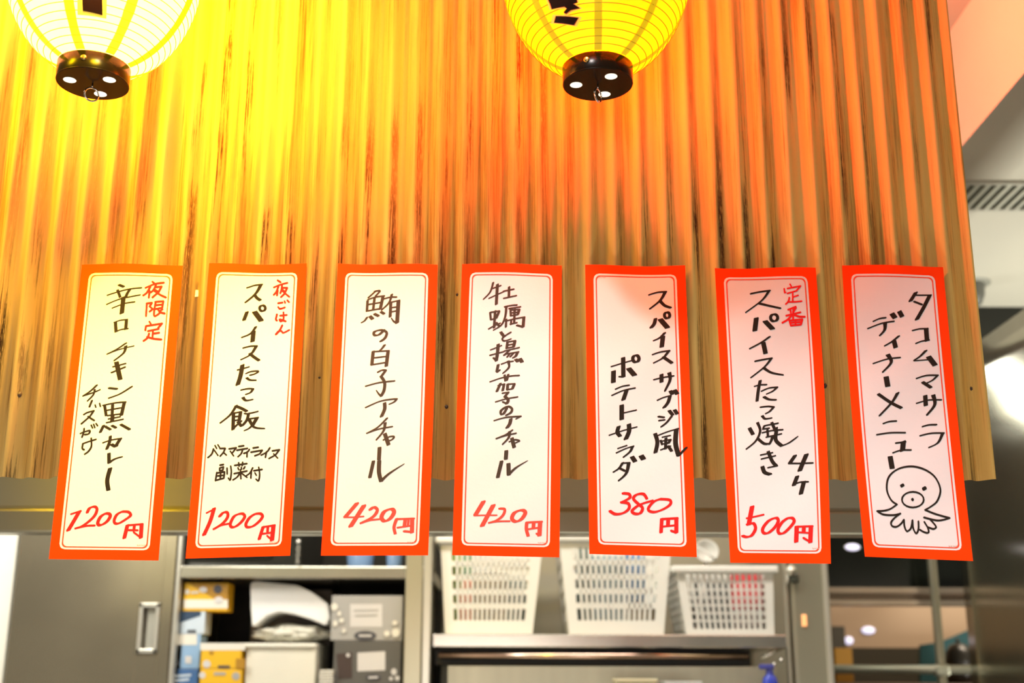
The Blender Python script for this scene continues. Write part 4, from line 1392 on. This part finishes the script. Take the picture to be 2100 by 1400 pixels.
# white ladle standing in the mesh basket
p = at(1448, 1132, YF + 0.12)
ld = thing('ladle', p, 'white plastic ladle with a round bowl sticking out of the mesh basket', 'ladle')
bm = bmesh.new()
prof = [(0.0005, -0.020), (0.012, -0.018), (0.024, -0.010), (0.031, 0.004), (0.033, 0.010), (0.031, 0.010), (0.028, 0.004), (0.021, -0.008), (0.010, -0.015), (0.0005, -0.0165)]
lathe(bm, prof, 28)
bmesh.ops.rotate(bm, verts=bm.verts, cent=(0, 0, 0), matrix=Matrix.Rotation(math.radians(72), 3, 'X'))
obj('bowl', bm, mat('white_ladle', (0.72, 0.72, 0.68), 0.35), ld, True)
bm = bmesh.new()
cyl(bm, (0.0, -0.004, -0.028), (-0.03, 0.02, -0.20), 0.0055, n=12)
cyl(bm, (-0.026, -0.016, 0.014), (0.024, -0.020, -0.022), 0.003, n=8)
obj('handle', bm, mat('white_ladle', (0.72, 0.72, 0.68), 0.35), ld, True)
# kettle-like chrome knob hanging on the column
p = at(1622, 1170, YF - 0.01)
hk = thing('wall_hook', (p.x, YF, p.z), 'pale round knob with a dark hanging clip beside the mesh basket', 'hook')
bm = bmesh.new()
lathe(bm, [(0.004, 0.0), (0.012, -0.004), (0.015, -0.014), (0.012, -0.024), (0.0005, -0.028)], 20)
bmesh.ops.rotate(bm, verts=bm.verts, cent=(0, 0, 0), matrix=Matrix.Rotation(math.radians(-90), 3, 'X'))
obj('knob', bm, STEEL_PALE, hk, True)
bm = bmesh.new()
bx(bm, (0.008, -0.012, -0.020), (0.022, 0.016, 0.024), 0.005)
obj('clip', bm, mat('dark_clip', (0.05, 0.055, 0.04), 0.3), hk)
bm = bmesh.new()
cyl(bm, (-0.008, -0.008, -0.008), (-0.011, -0.008, -0.034), 0.0045, 0.003, n=12)
obj('strap', bm, PALE, hk, True)

# ---- left shelf contents
SHL = zat((355 + 884) / 2, 1425, YF) + 0.0008        # lower shelf top
SHU = zat((355 + 884) / 2, 1160, YF) + 0.0008        # upper shelf top


def carton(label, x0, y0, x1, y1, Y, depth, m, prints=(), group=None, name='carton', cat='box', z0=None, rot=0.0):
    """a box with flat printed patches; prints=(name, material, [(px,py)...]) or ellipses"""
    xa_, xb_ = xat(x0, (y0 + y1) / 2, Y), xat(x1, (y0 + y1) / 2, Y)
    zt_, zb_ = zat((x0 + x1) / 2, y0, Y), zat((x0 + x1) / 2, y1, Y)
    if z0 is not None:
        zb_ = z0
    zt_ -= 0.0008
    org = Vector(((xa_ + xb_) / 2, Y, zb_))
    t = thing(name, org, label, cat, group)
    bm = bmesh.new()
    bx(bm, (0, depth / 2, (zt_ - zb_) / 2), (xb_ - xa_, depth, zt_ - zb_), 0.002)
    obj('body', bm, m, t)
    for k, (nm, pm, pts) in enumerate(prints):
        bm = bmesh.new()
        vs = []
        for x, y in pts:
            q = at(x, y, Y)
            vs.append(bm.verts.new((q.x - org.x, -0.0006 - 0.0004 * k, q.z - org.z)))
        bm.faces.new(vs)
        bm.normal_update()
        for f in bm.faces:
            if f.normal.y > 0:
                f.normal_flip()
        obj(nm, bm, pm, t)
    return t


def el(cx, cy, rx, ry, n=16):
    return [(cx + rx * math.cos(2 * math.pi * i / n), cy + ry * math.sin(2 * math.pi * i / n)) for i in range(n)]


YEL = mat('yellow_card', (0.80, 0.46, 0.01), 0.5)
OCH = mat('ochre_print', (0.42, 0.21, 0.01), 0.5)
WHC = mat('white_card', (0.74, 0.71, 0.62), 0.55)
BLU = mat('light_blue_card', (0.26, 0.42, 0.62), 0.5)
BLP = mat('pale_blue_card', (0.55, 0.64, 0.72), 0.5)
BLD = mat('deep_blue_card', (0.05, 0.14, 0.34), 0.5)
GRD = mat('dark_print', (0.06, 0.06, 0.07), 0.5)
GRY = mat('grey_card', (0.38, 0.37, 0.35), 0.5)
GRK = mat('charcoal_card', (0.10, 0.095, 0.085), 0.5)
SIL = mat('silver_label', (0.62, 0.60, 0.58), 0.35)
NVY = mat('navy_print', (0.02, 0.05, 0.10), 0.5)

# column of boxes on the left, each standing on the one below
g_ = 'boxes piled at the left of the left shelf unit'
c4 = carton('deep blue box with white lettering at the bottom left of the shelf', 363, 1371, 405, 1425, YF + 0.035, 0.07, BLD,
            [('lettering', BLP, [(354, 1384), (392, 1381), (392, 1386), (354, 1389)]), ('lettering', BLP, [(354, 1393), (388, 1390), (388, 1395), (354, 1398)])], g_, z0=SHL)
c3 = carton('light blue box with a white top band, standing on the deep blue box', 371, 1300, 410, 1371, YF + 0.035, 0.07, BLU,
            [('top_band', WHC, [(349, 1300), (404, 1300), (404, 1322), (349, 1322)]), ('picture', GRD, [(352, 1354), (366, 1354), (366, 1364), (352, 1364)]),
             ('picture', SIL, [(380, 1345), (393, 1345), (393, 1360), (380, 1360)])], g_)
c2 = carton('pale blue box with a dark corner at its top, directly under the yellow box', 370, 1253, 420, 1300, YF + 0.035, 0.07, BLP,
            [('dark_corner', NVY, [(355, 1253), (412, 1253), (412, 1262), (358, 1280), (355, 1280)]), ('picture', GRD, [(384, 1291), (402, 1291), (402, 1297), (384, 1297)])], g_)
c1 = carton('yellow box with a white bottom edge, topmost of the pile at the left', 376, 1194, 467, 1253, YF + 0.035, 0.07, YEL,
            [('ochre_field', OCH, [(388, 1197), (467, 1197), (467, 1230), (444, 1230)]), ('white_band', WHC, [(377, 1229), (467, 1229), (467, 1247), (377, 1247)]),
             ('round_mark', GRD, el(447, 1208, 9, 9)), ('round_mark', SIL, el(417, 1209, 8, 6)), ('round_mark', WHC, el(384, 1213, 5, 5)),
             ('round_mark', SIL, el(449, 1230, 9, 7)), ('lettering', WHC, [(392, 1213), (408, 1212), (408, 1216), (392, 1217)])], g_)
y2 = carton('lower yellow box printed with round pictures, at the bottom of the shelf', 409, 1371, 494, 1425, YF + 0.00, 0.18, YEL,
            [('round_mark', SIL, el(415, 1384, 7, 7)), ('round_mark', GRY, el(484, 1386, 8, 8)), ('grey_bar', GRY, [(439, 1378), (463, 1378), (463, 1384), (439, 1384)])], 'two yellow boxes stacked in the middle', z0=SHL)
y1_ = carton('upper yellow box with a cream top edge, stacked beside the white woven box', 412, 1318, 494, 1371, YF + 0.00, 0.18, YEL,
             [('cream_band', WHC, [(411, 1318), (503, 1318), (503, 1333), (411, 1333)]), ('round_mark', SIL, el(424, 1361, 8, 8)), ('round_mark', OCH, el(434, 1338, 5, 4)),
              ('dark_bar', GRD, [(447, 1364), (472, 1364), (472, 1369), (447, 1369)]), ('ochre_patch', OCH, [(484, 1350), (503, 1350), (503, 1370), (484, 1370)])], 'two yellow boxes stacked in the middle')
# grey boxes at the right
s2 = carton('charcoal box with a silver label, standing below the light grey box', 683, 1313, 822, 1425, YF + 0.03, 0.20, GRK,
            [('silver_label', SIL, [(733, 1338), (790, 1335), (790, 1374), (733, 1376)]), ('dark_field', mat('brown_print', (0.05, 0.03, 0.025), 0.5), [(690, 1340), (722, 1338), (722, 1390), (694, 1392)]),
             ('bubble_dot', SIL, el(714, 1343, 4, 4)), ('bubble_dot', SIL, el(808, 1377, 6, 7)), ('bubble_dot', SIL, el(815, 1390, 5, 5)), ('bubble_dot', SIL, el(802, 1391, 4, 4)),
             ('badge', GRD, el(765, 1388, 16, 6)), ('lettering', SIL, [(756, 1387), (775, 1386), (775, 1390), (756, 1391)])], 'two grey boxes stacked at the right of the left shelf', z0=SHL)
s1_ = carton('light grey box printed with white bubbles and a dark oval badge', 679, 1220, 825, 1313, YF + 0.03, 0.20, GRY,
             [('silver_label', SIL, [(718, 1238), (784, 1238), (784, 1285), (718, 1285)]), ('label_text', GRY, [(726, 1250), (776, 1249), (776, 1253), (726, 1254)]), ('label_text', GRY, [(728, 1260), (774, 1259), (774, 1263), (728, 1264)]),
              ('badge', GRD, el(749, 1303, 23, 10)), ('badge_text', SIL, [(736, 1301), (762, 1301), (762, 1305), (736, 1305)]),
              ('bubble_dot', WHC, el(686, 1244, 7, 8)), ('bubble_dot', WHC, el(696, 1258, 4, 5)), ('bubble_dot', WHC, el(688, 1278, 5, 6)), ('bubble_dot', WHC, el(701, 1272, 5, 5)), ('bubble_dot', WHC, el(706, 1293, 4, 5)),
              ('bubble_dot', WHC, el(810, 1277, 5, 5)), ('bubble_dot', WHC, el(794, 1299, 6, 6)), ('bubble_dot', WHC, el(812, 1297, 8, 9))], 'two grey boxes stacked at the right of the left shelf')
# taupe carton behind the white tray
carton('plain taupe box standing behind the white curved tray', 512, 1208, 676, 1425, YF + 0.26, 0.16, mat('taupe_card', (0.26, 0.22, 0.17), 0.6), z0=SHL)
# white woven box
wv = carton('white woven storage box under the crumpled plastic bag', 503, 1325, 646, 1425, YF + 0.02, 0.22, mat('woven_white', (0.84, 0.81, 0.68), 0.6, bump=0.5, bscale=350), (), None, 'storage_box', z0=SHL)
bm = bmesh.new()
q0, q1 = xat(500, 1325, YF + 0.02) - wv.location.x, xat(649, 1325, YF + 0.02) - wv.location.x
zt = zat(575, 1325, YF + 0.02) - wv.location.z
bx(bm, ((q0 + q1) / 2, 0.11, zt + 0.002), (q1 - q0, 0.235, 0.012), 0.004)
obj('lid_rim', bm, mat('woven_rim', (0.76, 0.74, 0.64), 0.5), wv)
# white curved tray (a bent thick sheet leaning on the bag)
Yt = YF + 0.05
poly = [(513, 1198), (522, 1195), (610, 1203), (642, 1219), (672, 1242), (676, 1272), (668, 1286), (640, 1274), (600, 1262), (572, 1258), (548, 1266), (526, 1284), (517, 1288), (514, 1250)]
pp = [at(x, y, Yt) for x, y in poly]
org = Vector((sum(q.x for q in pp) / len(pp), Yt, min(q.z for q in pp)))
bm = bmesh.new()
prism(bm, [(q.x - org.x, q.z - org.z) for q in pp], 0.0, 0.12)
bmesh.ops.bevel(bm, geom=bm.edges[:], offset=0.003, segments=2, affect='EDGES')
tr = obj('curved_tray', bm, mat('gloss_white', (0.88, 0.88, 0.86), 0.35), None)
tr.location = org + Vector((0, 0, 0.004))
tag(tr, 'glossy white arched tray lying on top of the crumpled plastic bag', 'tray')
# crumpled plastic bag
bm = bmesh.new()
bmesh.ops.create_icosphere(bm, subdivisions=5, radius=1.0)
for v in bm.verts:
    c = v.co.copy()
    k = 1 + 0.22 * mnoise.noise(c * 2.2) + 0.16 * abs(mnoise.noise(c * 5.5)) + 0.07 * mnoise.noise(c * 13)
    v.co = c * k
L0, L1 = at(508, 1318, YF + 0.1), at(676, 1270, YF + 0.1)
for v in bm.verts:
    v.co = Vector((v.co.x * (L1.x - L0.x) * 0.47, v.co.y * 0.085, v.co.z * 0.023))
zmin = min(v.co.z for v in bm.verts)
for v in bm.verts:
    v.co.z -= zmin
bg = obj('plastic_bag', bm, mat('bag_white', (0.66, 0.64, 0.55), 0.3, vary=0.15, scale=30), None, True)
bg.location = ((L0.x + L1.x) / 2 + 0.01, YF + 0.13, zat(575, 1325, YF + 0.02) + 0.008)
tag(bg, 'crumpled cream plastic bag squeezed between the woven box and the white tray', 'bag')
# stack of white plates at the foot of the charcoal box
pl0, pl1 = xat(654, 1385, YF - 0.0), xat(682, 1385, YF - 0.0)
zz0 = SHL
ps = thing('paper_stack', ((pl0 + pl1) / 2, YF + 0.01, zz0), 'thin stack of white paper trays between the woven box and the charcoal box', 'paper stack')
hgt = zat(668, 1372, YF) - zz0
for i in range(9):
    bm = bmesh.new()
    bx(bm, (0.0006 * (i % 3 - 1), 0.05, hgt * (i + 0.5) / 9), (pl1 - pl0, 0.11, hgt / 9 * 0.72), 0.0)
    obj('tray', bm, WHC, ps)

# ---- upper shelf: black appliance with a hanging chain, blue tubs
mw = thing('kitchen_appliance', (xat(495, 1125, YF + 0.03), YF + 0.03, SHU), 'black boxy appliance on the upper shelf behind the second menu strip', 'appliance')
w_ = xat(618, 1125, YF + 0.03) - xat(372, 1125, YF + 0.03)
bm = bmesh.new()
bx(bm, (0, 0.2, 0.12), (w_, 0.38, 0.235), 0.006)
obj('body', bm, mat('gloss_black', (0.008, 0.008, 0.007), 0.2), mw)
bm = bmesh.new()
bx(bm, (-0.03, 0.005, 0.12), (w_ * 0.7, 0.010, 0.20), 0.003)
obj('door', bm, mat('black_glass', (0.005, 0.005, 0.005), 0.08), mw)
p = at(612, 1110, YF - 0.01)
ch_ = thing('hanging_chain', p, 'little chrome chain with a round end hanging beside the second menu strip', 'chain')
bm = bmesh.new()
cyl(bm, (0, -0.004, 0), (0, 0.004, 0), 0.0055, n=20)
obj('round_end', bm, mat('chain_chrome', (0.9, 0.9, 0.86), 0.2, 0.8), ch_, True)
lk = None
for i in range(6):
    bm = bmesh.new()
    torus(bm, (0, 0, -0.010 - i * 0.0085), 0.0042, 0.0013, 'Y' if i % 2 else 'X', n=14, m=6)
    obj('link', bm, mat('chain_steel', (0.55, 0.53, 0.46), 0.25, 0.9), ch_, True)
for lab, a, b in (('wide pale blue tub on the upper shelf below the third menu strip', 703, 767), ('smaller blue tub at the right end of the upper shelf', 788, 826)):
    xa_, xb_ = xat(a, 1150, YF + 0.04), xat(b, 1150, YF + 0.04)
    r = (xb_ - xa_) / 2
    t = thing('blue_tub', ((xa_ + xb_) / 2, YF + 0.04 + r, SHU), lab, 'tub', 'blue tubs on the upper shelf')
    bm = bmesh.new()
    lathe(bm, [(0.0005, 0.0), (r * 0.78, 0.0), (r * 0.80, 0.004), (r * 1.02, 0.085), (r * 0.98, 0.085), (r * 0.76, 0.006), (0.0005, 0.006)], 32)
    obj('bowl', bm, mat('tub_blue', (0.16, 0.27, 0.47), 0.4), t, True)
    bm = bmesh.new()
    torus(bm, (0, 0, 0.085), r * 1.01, 0.0035, n=32)
    obj('rim', bm, mat('tub_blue', (0.16, 0.27, 0.47), 0.4), t, True)

# ---- below the right shelf, at the very bottom of the view
zlow = zat((886 + 1619) / 2, 1455, YF) + 0.001
wx0, wx1 = xat(892, 1400, YF - 0.03), xat(1640, 1400, YF - 0.03)
wt_ = thing('worktop', ((wx0 + wx1) / 2, YF - 0.16, 0.0), 'stainless worktop below the basket shelf at the bottom edge', 'worktop')
bm = bmesh.new()
bx(bm, (0, 0, (zlow - 0.001) / 2), (wx1 - wx0, 0.29, zlow - 0.002), 0.004)
obj('top', bm, STEEL_DULL, wt_)
for lab, a, b, top, m in (('cream box lid showing at the bottom under the first basket', 1262, 1348, 1391, mat('cream_lid', (0.66, 0.60, 0.40), 0.5)),
                          ('clear plastic tub with a bright rim, left of the blue bottle', 1362, 1440, 1396, mat('clear_tub', (0.55, 0.56, 0.54), 0.15))):
    xa_, xb_ = xat(a, top, YF - 0.13), xat(b, top, YF - 0.13)
    h = zat((a + b) / 2, top, YF - 0.13) - zlow
    t = thing('storage_tub', ((xa_ + xb_) / 2, YF - 0.08, zlow), lab, 'tub')
    bm = bmesh.new()
    bx(bm, (0, 0, h / 2), (xb_ - xa_ - 0.006, 0.10, h), 0.005, )
    obj('body', bm, m, t)
    bm = bmesh.new()
    bx(bm, (0, 0, h - 0.004), (xb_ - xa_, 0.11, 0.008), 0.002)
    obj('lid', bm, m, t)
r = (xat(1594, 1390, YF + 0.03) - xat(1562, 1390, YF + 0.03)) / 2
p = at(1578, 1372, YF - 0.10)
bt_ = thing('spray_bottle', (p.x, YF - 0.10, zlow), 'bright blue bottle under the right end of the basket shelf', 'bottle')
h = p.z - zlow
bm = bmesh.new()
lathe(bm, [(0.0005, 0.0), (r * 0.95, 0.0), (r, 0.004), (r, h * 0.62), (r * 0.8, h * 0.8), (r * 0.45, h * 0.88), (r * 0.42, h * 0.93)], 28)
obj('body', bm, mat('bottle_blue', (0.03, 0.06, 0.50), 0.25), bt_, True)
bm = bmesh.new()
cyl(bm, (0, 0, h * 0.90), (0, 0, h + 0.004), r * 0.5, r * 0.40, n=20)
bx(bm, (-0.008, -0.004, h + 0.006), (0.036, 0.014, 0.012), 0.003)
obj('nozzle', bm, mat('bottle_cap', (0.06, 0.07, 0.35), 0.3), bt_)
# sloping dish rack bar; chrome balls stand in for its glints
rk = thing('glass_rack', (xat(1590, 1350, YF), YF + 0.16, zat(1590, 1368, YF)), 'slanting chrome rail with chrome balls shaped as its glints above the blue bottle', 'rail')
a_, b_ = at(1560, 1350, YF + 0.02), at(1608, 1326, YF + 0.02)
bm = bmesh.new()
cyl(bm, (a_.x - rk.location.x, -0.14, a_.z - rk.location.z), (b_.x - rk.location.x, -0.14, b_.z - rk.location.z), 0.0045, n=12)
obj('bar', bm, CHROME, rk, True)
for x, y in ((1574, 1372), (1588, 1362), (1602, 1353)):
    q = at(x, y, YF + 0.02)
    bm = bmesh.new()
    bmesh.ops.create_icosphere(bm, subdivisions=2, radius=0.006, matrix=Matrix.Translation((q.x - rk.location.x, -0.14, q.z - rk.location.z)))
    obj('knob', bm, CHROME, rk, True)

# ------------------------------------------------------------------ opening on the right, into the next room
YO = 2.30
x0_, x1_ = xat(1672, 1250, YO), 2.35
slab('trim_1', x0_, x1_, YO, YO + 0.10, zat(1850, 1205, YO), 2.70, mat('black_bulkhead', (0.006, 0.007, 0.005), 0.12, vary=0.3))
TRIM = mat('opening_trim', (0.46, 0.37, 0.28), 0.28, 0.85, vary=0.08)
slab('trim_2', x0_, x1_, YO - 0.035, YO + 0.06, zat(1850, 1215, YO - 0.035), zat(1850, 1204, YO - 0.035), TRIM)
slab('trim_3', x0_, x1_, YO - 0.010, YO + 0.06, zat(1850, 1229, YO - 0.01), zat(1850, 1216, YO - 0.01), mat('opening_trim_dark', (0.24, 0.18, 0.13), 0.35, 0.6))
slab('trim_4', x0_, x1_, YO - 0.035, YO + 0.06, zat(1850, 1240, YO - 0.035), zat(1850, 1230, YO - 0.035), TRIM)
YR = 3.4
slab('wall_far', x0_ - 0.6, 3.3, YR, YR + 0.08, 0.0, 2.70, mat('beige_plaster', (0.50, 0.36, 0.24), 0.7, vary=0.05, scale=2))
slab('trim_5', x0_ - 0.2, 3.3, YR - 0.25, YR, 0.0, zat(1850, 1328, YR - 0.25), mat('dark_counter', (0.050, 0.042, 0.025), 0.5))
lampm = mat('round_lamp', (0.8, 0.8, 1.0), 0.4, emit=1.1, ecol=(0.75, 0.72, 0.95))
for lab, x, y, rx, ry, Y in (('oval glow standing in for a lamp reflection high in the black bulkhead between the last two menu strips', 1750, 1121, 15, 7, YO), ('larger oval lamp on the beige wall in the opening', 1782, 1292, 14, 7.5, YR),  # the bulkhead oval is a lamp reflection shown by a glowing disc
                             ('smaller round lamp just below left of the oval one in the opening', 1742, 1313, 9, 8, YR)):
    c = at(x, y, Y - 0.012)
    t = thing('lamp_glow', Vector((c.x, Y, c.z)), lab, 'lamp', 'small round lamps in the right opening')
    k = abs(at(x + 1, y, Y).x - at(x, y, Y).x)
    bm = bmesh.new()
    lathe(bm, [(1.0, 0.0), (0.98, 0.35), (0.80, 0.7), (0.0005, 0.9)], 24)
    bmesh.ops.scale(bm, verts=bm.verts, vec=(rx * k, ry * k, 0.012))
    bmesh.ops.rotate(bm, verts=bm.verts, cent=(0, 0, 0), matrix=Matrix.Rotation(math.radians(90), 3, 'X'))
    obj('diffuser', bm, lampm, t, True)
    bm = bmesh.new()
    lathe(bm, [(1.15, 0.0), (1.12, 0.4), (1.0, 0.4)], 24)
    bmesh.ops.scale(bm, verts=bm.verts, vec=(rx * k, ry * k, 0.006))
    bmesh.ops.rotate(bm, verts=bm.verts, cent=(0, 0, 0), matrix=Matrix.Rotation(math.radians(90), 3, 'X'))
    obj('housing', bm, STEEL_DULL, t, True)
# pole and rail in front of the opening
YP = 2.20
a_, b_ = at(1903, 1085, YP), at(1931, 1378, YP)
ra = thing('pipe_frame', (b_.x, YP, 0.0), 'olive-grey metal frame of one upright pole and a level rail in the right opening', 'frame')
bm = bmesh.new()
cyl(bm, (0.0, 0, 0.0), (0.0, 0, 2.2), 0.0135, n=20)
obj('pole', bm, mat('olive_metal', (0.17, 0.155, 0.10), 0.4, 0.4), ra, True)
bm = bmesh.new()
rz_ = zat(1820, 1372, YP)
cyl(bm, (xat(1690, 1372, YP) - b_.x, 0, rz_), (1.36 - b_.x + 0.6, 0, rz_), 0.0135, n=20)
obj('rail', bm, mat('pale_rail', (0.34, 0.34, 0.26), 0.35, 0.6), ra, True)
bm = bmesh.new()
bx(bm, (0, 0, rz_ - 0.002), (0.045, 0.036, 0.034), 0.008)
obj('joint', bm, mat('pale_rail', (0.34, 0.34, 0.26), 0.35, 0.6), ra)
# things in the next room
zc = zat(1850, 1400, YR - 0.5)
tb = slab('floor_counter', x0_ - 0.2, 3.0, YR - 0.75, YR - 0.27, 0.0, zc, mat('counter_brown', (0.16, 0.10, 0.06), 0.5))
carton('amber yellow carton standing on the counter of the next room', 1713, 1328, 1749, 1400, YR - 0.6, 0.12, mat('amber_card', (0.42, 0.20, 0.01), 0.5), (), None, 'carton', 'box', z0=zc)
carton('tall dark brown box standing behind the amber carton', 1708, 1283, 1736, 1400, YR - 0.42, 0.12, mat('dark_brown_card', (0.045, 0.035, 0.018), 0.6), (), None, 'carton', 'box', z0=zc)
# teal cloth screen and a dark pot
Yc = YR - 0.45
pts = [at(x, y, Yc) for x, y in ((1888, 1400), (1888, 1322), (1930, 1316), (2010, 1282), (2026, 1400))]
org = Vector((pts[0].x, Yc, zc))
bm = bmesh.new()
prism(bm, [(q.x - org.x, max(q.z - org.z, 0.0)) for q in pts], 0, 0.02)
ts = obj('teal_screen', bm, mat('teal_cloth', (0.010, 0.075, 0.085), 0.7), None)
ts.location = org
tag(ts, 'dark teal screen with a slanting top edge in the right opening', 'screen')
Yq = YR - 0.60
c0_, c1_ = xat(1940, 1350, Yq), xat(1994, 1350, Yq)
r = (c1_ - c0_) / 2
h = zat(1967, 1318, Yq) - zc
pt = thing('dark_pot', ((c0_ + c1_) / 2, Yq + 0.0, zc), 'dark round-topped pot standing in front of the teal screen', 'pot')
bm = bmesh.new()
lathe(bm, [(0.0005, 0), (r * 0.96, 0.0), (r * 1.05, 0.02), (r * 1.05, h * 0.55)], 28)
obj('body', bm, mat('pot_black', (0.016, 0.013, 0.010), 0.35), pt, True)
bm = bmesh.new()
lathe(bm, [(r * 1.07, h * 0.55), (r * 0.95, h * 0.78), (r * 0.6, h * 0.95), (r * 0.12, h), (0.0005, h)], 28)
lid = obj('lid', bm, mat('pot_lid', (0.02, 0.018, 0.014), 0.3), pt, True)
bm = bmesh.new()
lathe(bm, [(r * 0.12, h - 0.002), (r * 0.16, h + 0.012), (0.0005, h + 0.016)], 16)
obj('knob', bm, mat('pot_lid', (0.02, 0.018, 0.014), 0.3), lid, True)
# unseen tube added on the back wall for the bright reflection in the partition
wl = thing('lamp_glow', (1.085, 2.25, 2.405), 'added slanting bright tube high on the back wall, out of direct view, reflected in the steel partition', 'lamp')
bm = bmesh.new()
cyl(bm, (0.085, -0.05, 0.115), (-0.085, -0.05, -0.115), 0.030, n=20)
obj('tube', bm, mat('bright_tube', (1, 1, 0.95), 0.5, emit=14.0), wl, True)
bm = bmesh.new()
bx(bm, (0, -0.012, 0), (0.05, 0.022, 0.18), 0.004)
obj('bracket', bm, WHITE_PLASTIC, wl)
